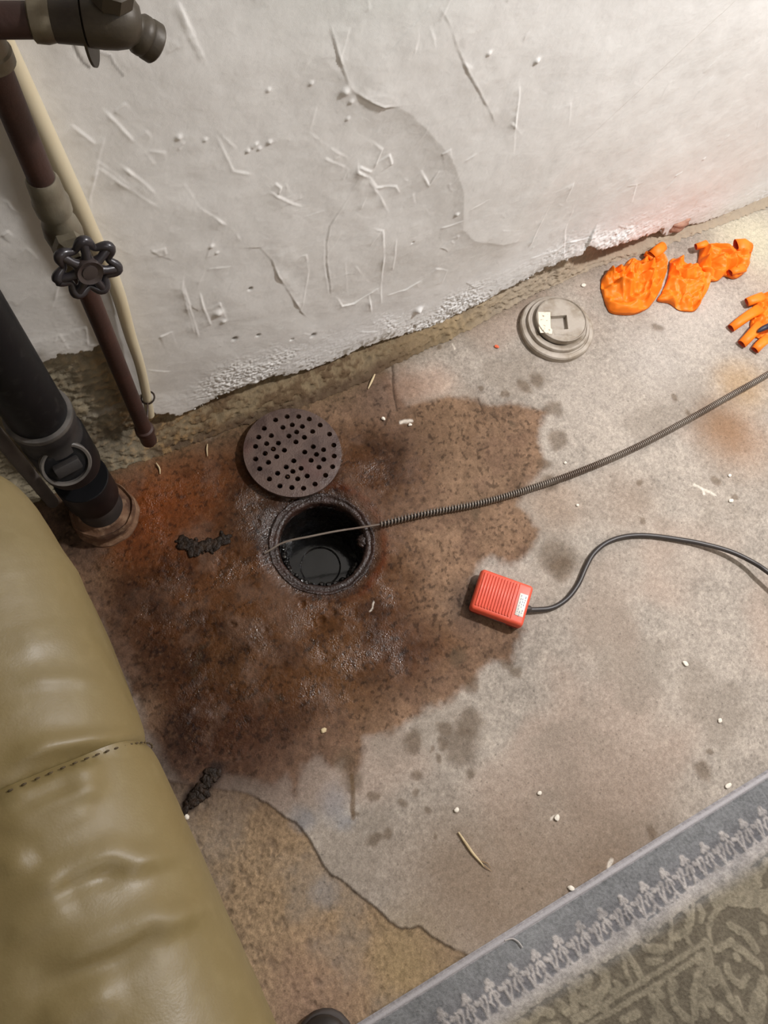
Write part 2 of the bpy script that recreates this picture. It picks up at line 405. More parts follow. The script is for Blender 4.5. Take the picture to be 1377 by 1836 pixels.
def floor_material():
    m = bpy.data.materials.new('stained_concrete'); m.use_nodes = True; nt = m.node_tree; N = nt.nodes; Lk = nt.links
    b = N['Principled BSDF']
    a = N.new('ShaderNodeAttribute'); a.attribute_name = 'Col'; wt = N.new('ShaderNodeAttribute'); wt.attribute_name = 'wet'
    tc = N.new('ShaderNodeTexCoord'); cur = a.outputs['Color']
    def noise(sc, det=3.0):
        n = N.new('ShaderNodeTexNoise'); n.inputs['Scale'].default_value = sc; n.inputs['Detail'].default_value = det
        Lk.new(tc.outputs['Object'], n.inputs['Vector']); return n.outputs['Fac']
    def rng(v, a0, a1, b0, b1):
        r = N.new('ShaderNodeMapRange'); Lk.new(v, r.inputs['Value'])
        for k_, x in zip(('From Min', 'From Max', 'To Min', 'To Max'), (a0, a1, b0, b1)): r.inputs[k_].default_value = x
        return r.outputs['Result']
    def mult(c, v):
        x = N.new('ShaderNodeMix'); x.data_type = 'RGBA'; x.blend_type = 'MULTIPLY'; x.inputs['Factor'].default_value = 1
        Lk.new(c, x.inputs['A']); Lk.new(v, x.inputs['B']); return x.outputs['Result']
    cur = mult(cur, rng(noise(420, 2), .25, .75, .80, 1.20)); cur = mult(cur, rng(noise(110, 4), .3, .7, .88, 1.12))
    vo = N.new('ShaderNodeTexVoronoi'); vo.inputs['Scale'].default_value = 60; Lk.new(tc.outputs['Object'], vo.inputs['Vector'])
    cur = mult(cur, rng(vo.outputs['Distance'], .03, .16, .62, 1.0))
    Lk.new(cur, b.inputs['Base Color'])
    mm = N.new('ShaderNodeMath'); mm.operation = 'MULTIPLY'; Lk.new(wt.outputs['Fac'], mm.inputs[0]); Lk.new(rng(noise(60, 4), .35, .6, .4, 1.0), mm.inputs[1])
    Lk.new(rng(mm.outputs[0], .12, .75, .85, .13), b.inputs['Roughness'])
    Lk.new(rng(wt.outputs['Fac'], .60, .95, .14, .50), b.inputs['Specular IOR Level'])
    b1 = N.new('ShaderNodeBump'); b1.inputs['Distance'].default_value = .0012; b1.inputs['Strength'].default_value = .55; Lk.new(noise(330, 3), b1.inputs['Height'])
    b2 = N.new('ShaderNodeBump'); b2.inputs['Distance'].default_value = .0020; Lk.new(rng(wt.outputs['Fac'], 0, 1, .08, .9), b2.inputs['Strength']); Lk.new(noise(300, 2), b2.inputs['Height'])
    Lk.new(b1.outputs['Normal'], b2.inputs['Normal']); Lk.new(b2.outputs['Normal'], b.inputs['Normal'])
    return m
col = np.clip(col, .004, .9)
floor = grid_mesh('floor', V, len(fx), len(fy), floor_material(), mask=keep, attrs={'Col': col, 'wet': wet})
tag(floor, 'grey concrete floor with a large wet brown stain spreading from the open drain', kind='structure')

# ---------------------------------------------------------------- wall: bare base and plaster coat
wall = bpy.data.objects.new('wall_back', None); C.objects.link(wall)
tag(wall, 'off-white trowelled plaster wall with a ragged bare base', kind='structure')
edge_px = [(-160,720),(-60,690),(20,655),(60,648),(100,641),(150,628),(190,618),(215,640),(235,690),(255,733),(280,744),(320,746),(360,728),(400,706),(440,690),(500,672),(560,660),(600,645),(640,627),(700,606),(760,590),(810,570),(860,545),(900,522),(940,502),(985,478),(1020,462),(1040,455),(1052,436),(1072,444),(1110,434),(1150,421),(1184,411),(1190,424),(1215,416),(1226,404),(1260,398),(1300,386),(1377,357),(1500,310)]
EX = np.array([P(x, y, WY).x for x, y in edge_px]); EZ = np.array([max(.002, P(x, y, WY).z) for x, y in edge_px])
def wpx(l, sc=1.0, ox=0.0, oy=0.0): return [(P(ox+x/sc, oy+y/sc, WY).x, P(ox+x/sc, oy+y/sc, WY).z) for x, y in l]
gx = axis(-1.5, -.13, 1.86, 2.7, .0018, .05); gz = axis(0, 0.0, .98, 2.28, .0018, .05)
AX, AZ = np.meshgrid(gx, gz, indexing='ij')
e1 = fbm(AX, AZ, 30, 4, 51); e2 = fbm(AX, AZ, 120, 3, 52); e0 = fbm(AX, AZ, 3.2, 4, 53); eg = fbm(AX, AZ, 260, 2, 54); e3 = fbm(AX, AZ, 9, 4, 56)
ez = np.interp(AX, EX, EZ)+.014*e1+.020*e2+.006*eg
above = AZ-ez
h = .010*e0+.004*e3+.0006*e1+.0002*eg
e3b = fbm(AX, AZ, 26, 2, 57)
RIDGES = []   # (points, height, sharp width, soft width, side)
def add(l, hgt, sc=2.295, ox=300, oy=0, sw=.0022, lw=.02, side=1): RIDGES.append((wpx(l, sc, ox, oy), hgt, sw, lw, side))
add([(45,10),(95,130),(155,255)], .0022); add([(30,10),(80,130),(140,255)], .0012, side=-1)
add([(520,170),(525,190),(560,210),(600,225)], .002)
add([(665,90),(690,180),(705,240),(735,320),(760,365),(830,405),(880,425),(940,425)], .0042, lw=.03, side=-1)
add([(745,100),(710,210),(700,240)], .0014)
add([(1100,0),(1150,80),(1190,190),(1240,300),(1290,390),(1330,460),(1350,520)], .0022, lw=.04, side=-1)
add([(610,430),(578,540),(660,600),(740,650)], .0024); add([(640,645),(730,685)], .0022)
add([(780,650),(780,700),(830,730),(860,770),(940,770),(960,800)], .003, lw=.015); add([(785,680),(840,705)], .0032)
add([(820,570),(880,610),(850,690)], .0024); add([(790,720),(740,820),(670,930),(655,1000),(660,1100),(675,1220)], .0022, side=-1)
add([(640,960),(645,1100),(662,1215)], .0012); add([(820,730),(870,800),(915,885)], .0026)
add([(60,740),(130,850),(220,910),(280,950),(300,990)], .002); add([(310,1015),(380,1015),(430,1070),(455,1130),(500,1200),(550,1280),(570,1300)], .0036, lw=.03, side=-1)
add([(540,1055),(570,1050),(580,1110),(560,1220),(550,1270)], .0022); add([(690,1220),(720,1260),(770,1250),(830,1215),(840,1290)], .004, lw=.012)
add([(850,940),(885,950),(890,1060),(880,1180),(880,1260)], .0036, lw=.014); add([(940,980),(930,1120)], .003)
add([(830,1215),(870,1190)], .003); add([(900,1220),(980,1195),(1050,1155)], .0026); add([(1100,1105),(1150,1115),(1130,1170)], .0034)
add([(60,1160),(130,1390)], .0028); add([(130,1200),(150,1270),(180,1340)], .0028); add([(210,1240),(240,1310)], .003)
add([(1120,940),(1170,920),(1215,900)], .0026); add([(1060,860),(1105,930)], .0026); add([(190,540),(240,640),(270,700),(350,715)], .002)
add([(415,785),(460,810),(555,855)], .0022); add([(540,785),(545,820)], .002); add([(730,1080),(740,1220)], .0012); add([(160,1105),(260,1095)], .0012)
add([(1010,800),(1020,850)], .002); add([(1080,950),(1075,985)], .002); add([(1120,630),(1160,605)], .003); add([(1040,700),(1080,770)], .0026); add([(910,630),(925,680)], .0024)
add([(440,750),(465,770),(455,800)], .0022); add([(770,1090),(830,1170)], .0012); add([(940,700),(990,750)], .002)
for l, hg in (([(268,370),(258,480),(240,690)],.0024),([(425,890),(370,1000),(320,1100)],.003),([(270,1060),(180,1150)],.0026),([(190,1015),(290,1022)],.0022),([(790,810),(770,900)],.0028),([(515,810),(480,900)],.0026),([(495,440),(485,560)],.0012),([(320,1150),(440,1110),(480,1080)],.0024)):
    add(l, hg, 2.472, 820, 0)
add([(515,935),(480,1020),(470,1140)], .005, 2.472, 820, 0, lw=.03); add([(480,1080),(560,1060),(600,1045),(625,1090),(650,1075)], .006, 2.472, 820, 0, lw=.02)
for l, hg in (([(690,340),(700,375),(780,400),(800,450),(870,540)],.0018),([(1020,380),(960,460),(890,520)],.0016),([(495,875),(590,950),(680,1020)],.0022),([(690,1180),(980,1377)],.0026),([(670,1130),(960,1340)],.0016),([(820,1150),(1000,1280),(1100,1360)],.0026),([(740,960),(690,1140),(640,1360)],.002),
              ([(720,770),(850,900),(1010,1060),(1160,1080),(1165,1140)],.0022),([(1010,1060),(1095,1170)],.0024),([(1250,0),(1380,270)],.0018),([(1020,920),(1060,960),(1050,1000)],.002),([(0,1110),(70,1170)],.0016),([(100,1130),(60,1320)],.002)):
    add(l, hg, 3.934, 0, 0)
add([(510,245),(525,330),(555,400),(630,480)], -.0018, 3.934, 0, 0, sw=.0016, lw=.002)
for l, hg in (([(690,0),(630,200),(640,350),(730,420),(860,510)],.0024),([(690,15),(880,140),(1120,280)],.0016),([(880,0),(1000,110),(1100,190)],.002),([(170,555),(90,650),(0,740)],.0026),([(170,555),(270,650)],.0026),([(420,760),(380,940),(360,1010)],.002),([(1290,760),(1280,850),(1370,1170)],.0024),
              ([(0,230),(60,240),(80,280),(180,340),(220,420)],.003),([(100,0),(60,140)],.0016),([(500,860),(530,960)],.002),([(380,945),(490,935)],.0014),([(600,1110),(615,1250)],.0024),([(1160,560),(1165,620)],.0014),([(830,660),(835,710)],.0025),([(210,1200),(250,1330)],.0016),([(360,1070),(430,1200),(480,1280)],.0016),([(1120,1200),(1220,1160)],.003),([(0,480),(60,440)],.003)):
    add(l, hg, 3.934, 0, 300)
# extra small random trowel marks
rr = random.Random(5)
for _ in range(170):
    x = rr.uniform(-.15, 1.85); z = rr.uniform(.08, .98); a = rr.choice([rr.gauss(1.0, .5), rr.gauss(2.2, .4)]); l_ = rr.uniform(.01, .06)
    RIDGES.append(([(x, z), (x+math.cos(a)*l_*.5+rr.uniform(-.004, .004), z+math.sin(a)*l_*.5), (x+math.cos(a)*l_, z+math.sin(a)*l_)], rr.uniform(.0006, .0016), .002, .01, rr.choice([-1, 1])))
jx_ = .003*e1; jz_ = .003*fbm(AX, AZ, 34, 3, 61)
for pts, hg, sw, lw, sd_ in RIDGES:
    xs = [p[0] for p in pts]; zs = [p[1] for p in pts]; mg = lw*3+.012
    i0, i1 = np.searchsorted(gx, [min(xs)-mg, max(xs)+mg]); k0, k1 = np.searchsorted(gz, [min(zs)-mg, max(zs)+mg])
    if i1-i0 < 2 or k1-k0 < 2: continue
    sl = (slice(i0, i1), slice(k0, k1))
    d_, s_, t_ = seg_dist(AX[sl]+jx_[sl], AZ[sl]+jz_[sl], pts)
    env = sstep(0, .18, t_+.03)*sstep(0, .18, 1.03-t_)*(1+1.2*e1[sl])
    pr = np.where(s_*sd_ > 0, np.exp(-(d_/(sw*.75))**2), .72*np.exp(-d_/lw)+.28*np.exp(-(d_/(sw*.8))**2))
    h[sl] += .55*hg*np.clip(env, 0, 2)*np.clip(.8+2.4*e3b[sl], .12, 1.7)*pr
# the broad curved lap of plaster: thicker outside the arc
arcp = wpx([(480,100),(560,170),(640,235),(705,300),(760,365),(830,405),(880,425),(940,425),(1000,465),(1060,520),(1120,590),(1165,650),(1195,720),(1215,800),(1215,870),(1212,940),(1260,985),(1377,1000),(1500,990)], 2.295, 300, 0)
d_, s_, t_ = seg_dist(AX+jx_, AZ+jz_, arcp)
dd_ = d_*np.where(s_ > 0, 1, -1)
e_t = sstep(0, .2, t_)*sstep(0, .1, 1-t_)
# pull the surface down on the inner side, recovering over 14 cm
inner = np.where(AX < np.interp(AZ, [p[1] for p in arcp[::-1]], [p[0] for p in arcp[::-1]]), 1.0, 0.0)
h += .0075*e_t*np.where(inner > 0, np.exp(-d_/.045), np.exp(-d_/.35))
# nodules and drips
for x, y, r_, hh in ((615,160,.007,.006),(626,178,.004,.003),(960,106,.005,.006),(872,90,.004,.004),(817,382,.0045,.005),(750,556,.010,.011),(788,566,.004,.006),(790,578,.003,.005),(458,258,.003,.004),(464,266,.003,.003),(444,270,.003,.004),(453,263,.003,.003),(482,254,.0035,.004),(320,246,.004,.004),(367,250,.003,.003),(556,147,.003,.003),(378,440,.004,.004),(388,452,.003,.003),(621,210,.003,.003),(480,160,.003,.003),(1262,285,.004,.003),(390,560,.010,.006),(400,575,.006,.005)):
    p = P(x, y, WY); h += (.62 if r_ < .008 else .85)*hh*np.exp(-(((AX-p.x)**2+(AZ-p.z)**2)/(.72*r_+.0008)**2))
for x, y, r_, hh in ((448,517,.003,-.006),(740,435,.002,-.004),(560,600,.005,-.006),(420,607,.004,-.007),(462,600,.003,-.007),(522,607,.003,-.004)):
    p = P(x, y, WY); h += hh*np.exp(-(((AX-p.x)**2+(AZ-p.z)**2)/r_**2))
# coarse, crumbling roughcast low down
xs_ = sstep(.12, .24, AX)*(1-.7*sstep(.75, 1.1, AX))
low = (1-sstep(.03, .13, above+.05*e1))*xs_
lowp = low*np.clip(.25+5*fbm(AX, AZ, 11, 3, 58), .08, 1.3); h += lowp*(.0032*e2+.0050*eg+.002*np.abs(e1))
h += .0025*(1-sstep(.0, .10, above))
lip = sstep(-.0015, .0025, above)
h = h*lip+(1-lip)*(-.05)
# thicker hollow edge at the right where the coat bridges a gap
bridge = np.exp(-((AX-1.22)/.13)**2)*(1-sstep(.0, .06, above)); h += .010*bridge*lip
pc = np.ones(AX.shape+(3,))*srgb(226, 224, 220)
pc *= (1+.10*e0+.05*e3+.05*e1+.04*eg)[..., None]
pc = mixc(pc, srgb(232, 232, 232), .6*(1-sstep(.05, .22, above))*sstep(.2, .5, AX))
pc = mixc(pc, srgb(204, 197, 186), .5*(1-sstep(-.05, .25, AX)))
pc = mixc(pc, srgb(188, 200, 192), .35*np.exp(-(((AX-.50)/.16)**2+((AZ-.93)/.10)**2)))
pc = mixc(pc, srgb(226, 216, 208), .2*(1-sstep(.0, .07, above))*sstep(1.2, 1.6, AX))
pc = mixc(pc, srgb(120, 104, 80), .75*low*sstep(.06, .2, e2+.5*e1)*(1-sstep(.0, .05, above)))
pc = mixc(pc, srgb(150, 138, 118), .8*np.exp(-np.abs(above)/.006)*(1-.5*sstep(.2, .4, AX)))
for hl, sc_, oy_, dk_ in (([(510,245),(525,330),(555,400),(590,450),(630,480)],3.934,0,.75),([(690,340),(705,375),(770,395)],3.934,0,.35),([(780,400),(800,450),(840,500),(870,540)],3.934,0,.45)):
    q = wpx(hl, sc_, 0, oy_); d_, _, _ = seg_dist(AX+.3*jx_, AZ+.3*jz_, q); pc = mixc(pc, srgb(96, 88, 80), dk_*(1-sstep(.0006, .0026, d_)))
for x, y, r_ in ((448,517,.004),(560,600,.006),(420,607,.006),(462,600,.004)):
    p = P(x, y, WY); pc = mixc(pc, srgb(96, 88, 78), .8*np.exp(-(((AX-p.x)**2+(AZ-p.z)**2)/r_**2)))
dk = P(75, 660-14, WY); pc = mixc(pc, srgb(110, 98, 80), .5*np.exp(-(((AX-dk.x)**2+(AZ-dk.z-.02)**2)/.014**2)))
VW = np.stack([AX, WY-h, AZ], -1).reshape(-1, 3)
lowq = (above[:-1, :-1] > -.03)
M_PLASTER = mat('trowelled_plaster', attr='Col', rough=.62, spec=.35, bump=[(900, .25, .0006), (160, .18, .001)], noise=[(35, 4, .10, 'dark', .5, .8)])
grid_mesh('plaster_coat', VW, len(gx), len(gz), M_PLASTER, wall, mask=lowq, attrs={'Col': np.clip(pc, .01, .92)})

bx = axis(-1.5, -.32, 1.88, 2.7, .0036, .05); bz = np.concatenate([np.arange(0, .07, .0018), np.arange(.07, .44, .004), np.arange(.44, 2.3, .2)])
BX, BZ = np.meshgrid(bx, bz, indexing='ij')
b1 = fbm(BX, BZ, 24, 4, 71)
depth = (WY+.006)-np.interp(BX, JX, JY)
hf = np.interp(BX, [-.3, -.1, .05, .2, .6, .9, 1.1, 1.4, 1.8], [.06, .06, .05, .05, .035, .04, .04, .02, .015])
ramp = np.clip(1-(BZ+.008*b1)/hf, 0, 1)
y0_ = WY+.016-(depth+.009)*np.power(ramp, .75); BS = BZ+y0_
b1 = fbm(BX, BS, 24, 4, 71); b2 = fbm(BX, BS, 100, 3, 72); b0 = fbm(BX, BS, 6, 3, 73); b4 = fbm(BX, BS, 210, 2, 74)
y_b = y0_-.010*b1*(BZ > .004)-.009*b2-.006*b4
cave = np.exp(-((BX-1.27)/.10)**2)*(1-sstep(.04, .10, BZ))*sstep(.006, .02, BZ); y_b += .016*cave
y_b = np.where(BZ < .003, y_b-.004, y_b)
bc = np.ones(BX.shape+(3,))*srgb(134, 116, 88)*(1+.8*b1+.9*b2)[..., None]
bc = mixc(bc, srgb(74, 52, 28), .85*sstep(-.16, .12, b1+.8*b2)*(1-sstep(.5, .8, BX))*sstep(-.1, .1, BX))
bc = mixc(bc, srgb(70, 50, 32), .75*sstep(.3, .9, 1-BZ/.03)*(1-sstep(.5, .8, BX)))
bc = mixc(bc, srgb(172, 158, 140), .7*sstep(.75, 1.0, BX))
bc = mixc(bc, (srgb(138, 128, 106)*(1+.5*b1+.5*b2+.5*b0)[..., None]), .92*(1-sstep(-.02, .06, BX)))
bc = mixc(bc, srgb(170, 164, 150), .6*np.exp(-(((BX+.02)/.05)**2+((BZ-.16)/.012)**2)))
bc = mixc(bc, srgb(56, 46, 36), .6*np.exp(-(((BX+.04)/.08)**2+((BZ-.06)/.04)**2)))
bc = mixc(bc, srgb(168, 136, 92), .55*sstep(.05, .2, b2)*np.exp(-((BX-.06)/.1)**2))
bc = mixc(bc, srgb(142, 110, 88), .7*cave)
bare = grid_mesh('bare_base', np.stack([BX, y_b, BZ], -1).reshape(-1, 3), len(bx), len(bz), mat('bare_masonry', attr='Col', rough=.85, bump=[(300, .6, .0015), (90, .4, .003)]), wall, attrs={'Col': np.clip(bc, .01, .9)})
bare['label'] = 'rough brown masonry showing below the plaster'
# reddish brick end exposed in the gap
bk = P(1197, 432, WY+.002)
bm = box_bm(.062, .03, .034, .007, 2); bmesh.ops.subdivide_edges(bm, edges=bm.edges[:], cuts=3, use_grid_fill=True)
for v in bm.verts:
    q = v.co*90; v.co += v.normal*.004*math.sin(q.x*1.3+2*math.sin(q.z*1.1))*math.cos(q.z*1.7+q.y)
place_bm(bm, Matrix.Translation((bk.x, WY+.006, .040)))
br = from_bm('brick', bm, mat('old_brick', srgb(176, 136, 116), .9, noise=[(60, 4, .7, srgb(136, 98, 82), .4, .7)], bump=[(160, .6, .002)]), wall); br['label'] = 'reddish brick end exposed under the plaster'

# rest of the room
M_PAINT = mat('painted_wall', srgb(214, 208, 198), .8, bump=[(60, .2, .002)], noise=[(3, 4, .15, 'dark', .4, .8)])
M_CEIL = mat('ceiling_paint', srgb(216, 212, 204), .85, noise=[(4, 4, .15, 'dark', .4, .8)], bump=[(80, .2, .002)])
def slab(name, lo, hi, m, label):
    bm = box_bm(hi[0]-lo[0], hi[1]-lo[1], hi[2]-lo[2], 0)
    place_bm(bm, Matrix.Translation(((lo[0]+hi[0])/2, (lo[1]+hi[1])/2, (lo[2]+hi[2])/2)))
    return tag(from_bm(name, bm, m, smooth=False), label, kind='structure')
slab('ceiling', (-1.6, -2.1, 2.28), (2.8, .95, 2.34), M_CEIL, 'plain white basement ceiling')
slab('wall_left', (-1.6, -2.1, -.02), (-1.5, .95, 2.28), M_PAINT, 'plain white side wall beyond the sofa')
slab('wall_right', (2.7, -2.1, -.02), (2.8, .95, 2.28), M_PAINT, 'plain white side wall past the gloves')
slab('wall_front', (-1.5, -2.1, -.02), (2.7, -2.0, 2.28), M_PAINT, 'plain white wall behind the rug')

# ceiling lamp for the key light; the one over the fill is added
M_SHADE = mat('lamp_glass', (.9, .88, .82), .4, noise=[(20, 2, .05, 'dark', .4, .8)])
def lamp(loc, r, label):
    e = empty('ceiling_lamp', (loc[0], loc[1], 2.28), label, 'lamp')
    lathe('lamp_base', [(r*.8, 0), (r*.85, -.02), (r*.7, -.04), (r*.5, -.045)], (loc[0], loc[1], 2.28), (0, 0, 1), M_SHADE, e)
    return e
lamp((1.75, .12), .09, 'round ceiling lamp base near the plaster wall'); lamp((.55, -1.15), .2, 'wide round lamp base above the rug, added for the unseen fill light')

# ================================================================== MATERIALS FOR THINGS
M_IRON = mat('rusty_iron_pipe', srgb(58, 36, 29), .6, .05, noise=[(30, 5, .6, srgb(76, 46, 36), .45, .7), (8, 4, .5, srgb(40, 28, 25), .4, .7)], bump=[(180, .35, .0012)])
M_BRASS = mat('tarnished_brass', srgb(120, 112, 94), .5, .45, noise=[(22, 5, .9, srgb(84, 72, 56), .4, .65), (9, 4, .5, srgb(150, 146, 132), .5, .75)], bump=[(200, .3, .001)])
M_SPIGOT = mat('dull_bronze', srgb(66, 58, 46), .5, .2, noise=[(16, 5, .9, srgb(44, 36, 30), .4, .65)], bump=[(150, .3, .001)])
M_WHEEL = mat('black_enamel', srgb(40, 36, 40), .35, .2, coat=.3, bump=[(120, .25, .001)], noise=[(40, 4, .5, srgb(64, 56, 54), .5, .7)])
M_ABS = mat('black_pipe_plastic', srgb(15, 15, 17), .45, spec=.22, noise=[(9, 5, .5, srgb(28, 28, 29), .45, .7), (60, 4, .4, srgb(62, 60, 58), .58, .8)], bump=[(160, .15, .0006)])
M_ABSG = mat('dusty_grey_plastic', srgb(40, 38, 38), .55, spec=.3, noise=[(14, 5, .7, srgb(72, 67, 63), .45, .72)], bump=[(140, .2, .0008)])
M_HUB = mat('rusted_cast_hub', srgb(110, 80, 58), .85, .1, noise=[(24, 5, .9, srgb(70, 44, 28), .45, .65), (60, 4, .7, srgb(150, 122, 96), .5, .75)], bump=[(120, .7, .003)])
M_CREAM = mat('cream_plastic', srgb(198, 186, 158), .42, noise=[(14, 4, .35, srgb(190, 170, 130), .45, .75)], bump=[(90, .1, .0006)])
M_WIRE = mat('dark_wire', srgb(58, 50, 44), .45, .5, noise=[(80, 3, .6, srgb(86, 62, 46), .45, .7)])
M_GREY = mat('weathered_grey_pipe', srgb(98, 90, 84), .6, noise=[(20, 5, .6, srgb(76, 68, 62), .4, .7)], bump=[(120, .3, .001)])
M_CAST = mat('rusty_cast_iron', srgb(88, 70, 62), .5, .15, noise=[(30, 5, .85, srgb(62, 44, 38), .45, .65), (9, 4, .5, srgb(92, 50, 44), .58, .75)], bump=[(260, .6, .0014), (70, .35, .0018)], rough_noise=(40, .35, .65))
M_WETIRON = mat('wet_black_iron', srgb(20, 17, 16), .22, 0, spec=.5, noise=[(28, 5, .6, srgb(34, 25, 20), .5, .72)], bump=[(190, .8, .003), (60, .6, .004)], rough_noise=(50, .12, .5))
M_RIM = mat('wet_rusty_rim', srgb(46, 32, 27), .32, .0, noise=[(36, 5, .8, srgb(40, 28, 24), .42, .65), (15, 4, .5, srgb(84, 50, 38), .52, .75)], bump=[(220, .8, .003), (70, .6, .004)], rough_noise=(60, .18, .55))
M_SLUDGE = mat('wet_black_sludge', srgb(22, 20, 19), .10, spec=.7, bump=[(140, .9, .005)], noise=[(50, 4, .5, srgb(48, 36, 28), .5, .7)])
M_STEEL = mat('oily_spring_steel', srgb(138, 128, 118), .36, .35, noise=[(10, 4, .7, srgb(100, 82, 70), .42, .65)])
M_CLEAN = mat('worn_grey_brass', srgb(174, 164, 152), .5, .2, noise=[(24, 5, .8, srgb(136, 122, 104), .42, .66), (90, 3, .4, srgb(190, 182, 168), .5, .75)], bump=[(200, .35, .0012), (60, .2, .001)])
M_STICK = mat('cream_sticker', srgb(236, 226, 204), .6, noise=[(150, 2, .35, srgb(160, 146, 124), .62, .7)])
M_RED = mat('red_orange_paint', srgb(226, 88, 62), .48, noise=[(26, 5, .35, srgb(196, 66, 46), .45, .7), (120, 3, .25, srgb(236, 128, 100), .55, .75)], bump=[(300, .15, .0006)], coat=.1)
M_REDD = mat('dark_red_base', srgb(140, 46, 36), .5, noise=[(30, 4, .4, srgb(110, 40, 34), .45, .7)])
M_WHITE = mat('white_sticker', srgb(240, 236, 226), .45, noise=[(40, 3, .1, srgb(206, 196, 182), .5, .8)])
M_INK = mat('faded_ink', srgb(128, 134, 148), .6, noise=[(60, 3, .5, srgb(190, 190, 190), .4, .7)])
M_CORD = mat('black_rubber_cord', srgb(52, 46, 44), .42, noise=[(30, 4, .4, srgb(74, 66, 60), .5, .75)], bump=[(200, .1, .0005)])
M_CHIP = mat('white_plaster_chip', srgb(232, 224, 210), .8, noise=[(200, 3, .4, srgb(196, 182, 160), .5, .75)], bump=[(300, .5, .001)])
M_STRAW = mat('pale_straw', srgb(206, 186, 148), .7, noise=[(120, 3, .5, srgb(150, 120, 84), .5, .75)])
M_TWIG = mat('brown_twig', srgb(128, 100, 70), .8, noise=[(90, 4, .6, srgb(190, 166, 128), .45, .7)])
def glove_mat():
    m = mat('orange_glove_rubber', srgb(252, 128, 22), .5, spec=.35, noise=[(16, 4, .35, srgb(250, 150, 50), .45, .75), (40, 4, .25, srgb(232, 96, 12), .5, .75)], bump=[(420, .2, .0005), (55, .25, .002)])
    b = m.node_tree.nodes['Principled BSDF']
    b.inputs['Subsurface Weight'].default_value = .12; b.inputs['Subsurface Radius'].default_value = (.006, .002, .0005)
    return m
M_GLOVE = glove_mat()
M_GLOVEIN = mat('glove_lining', srgb(196, 62, 22), .6, noise=[(60, 4, .4, srgb(150, 40, 16), .45, .7)])

# ================================================================== PLUMBING
# ---- iron water pipe with stop valve, branch and hose spigot
PX, PY = .030, .722
VZ = P(118, 415, PY).z             # height of the valve body
pipe = empty('water_pipe', (PX, PY, 0), 'rusty iron water pipe with a black valve wheel and a hose spigot', 'pipe')
BZt = P(-45, 37, PY).z
tube('riser', [(PX, PY, VZ+.075), (PX, PY, BZt+.3)], .0150, M_IRON, pipe, 20)
tube('lower_pipe', [(PX, PY, .165), (PX, PY, VZ-.03)], .0138, M_IRON, pipe, 20)
lathe('reducer', [(.0165, 0), (.021, .004), (.0215, .02), (.0195, .024), (.0185, .05), (.016, .055)], (PX, PY, VZ+.033), (0, 0, 1), M_BRASS, pipe, 24)
vb = lathe('valve_body', [(.0165, -.058), (.0195, -.055), (.0195, -.036), (.0170, -.032), (.0215, -.018), (.0235, 0), (.0215, .016), (.018, .028), (.0185, .036)], (PX, PY, VZ), (0, 0, 1), M_BRASS, pipe, 28)
bn = lathe('bonnet', [(.0185, .0), (.0185, .018), (.0215, .019), (.0215, .030), (.013, .034), (.011, .050)], (PX, PY, VZ), (0, -1, 0), M_BRASS, pipe, 6, angle=20)
wc = P(156, 480, PY-.062); wc.x = PX+.006; 
wz = P(156, 480, PY-.062).z
wc = Vector((P(156, 480, PY-.062).x, PY-.062, wz))
lathe('valve_stem', [(.0055, 0), (.0055, .05)], (wc.x, PY-.02, wz), (0, -1, 0), M_WIRE, pipe, 14)
# hand wheel: lobed rim, six spokes and a round hub
wheel_n = Vector((.06, -1, .22)).normalized(); ws = wheel_n.cross(Vector((0, 0, 1))).normalized(); wu = ws.cross(wheel_n)
hw = bpy.data.objects.new('handwheel', None); C.objects.link(hw); hw.parent = pipe; hw.location = wc-pipe.location; hw['label'] = 'black lobed valve handwheel'
rimp = []
for i in range(97):
    a = 2*math.pi*i/96; r = .0325+.0050*math.cos(7*a)
    rimp.append(wc+r*(math.cos(a)*ws+math.sin(a)*wu)+wheel_n*.001*math.cos(7*a))
v, f = tube_pts(rimp[:-1], [.0054+.0012*math.cos(7*2*math.pi*i/96) for i in range(96)], 10, caps=False)
nn = 96; f += [((nn-1)*10+k, (nn-1)*10+(k+1) % 10, (k+1) % 10, k) for k in range(10)]
pydata('wheel_rim', v, f, M_WHEEL, hw)
for i in range(7):
    a = 2*math.pi*(i)/7; d = math.cos(a)*ws+math.sin(a)*wu
    tube('spoke', [wc+d*.010+wheel_n*.003, wc+d*.022+wheel_n*.004, wc+d*.036], [.0075, .0052, .0062], M_WHEEL, hw, 10)
lathe('wheel_hub', [(.013, -.008), (.0165, -.004), (.0172, .004), (.0155, .0085), (.0135, .0075), (.0095, .006), (.0090, .0075), (.003, .0080), (0, .008)], wc+wheel_n*.004, wheel_n, mat('worn_brown_hub', srgb(66, 57, 54), .4, .2, noise=[(60, 4, .6, srgb(56, 46, 44), .45, .7)], bump=[(140, .3, .001)]), hw, 28)
# foot of the pipe: coupling and cap
lathe('pipe_coupling', [(.0135, .020), (.0175, .017), (.0182, .006), (.0165, 0), (.0155, -.006), (.0152, -.036), (.011, -.045), (0, -.046)], (PX, PY, .168), (0, 0, 1), M_IRON, pipe, 24)
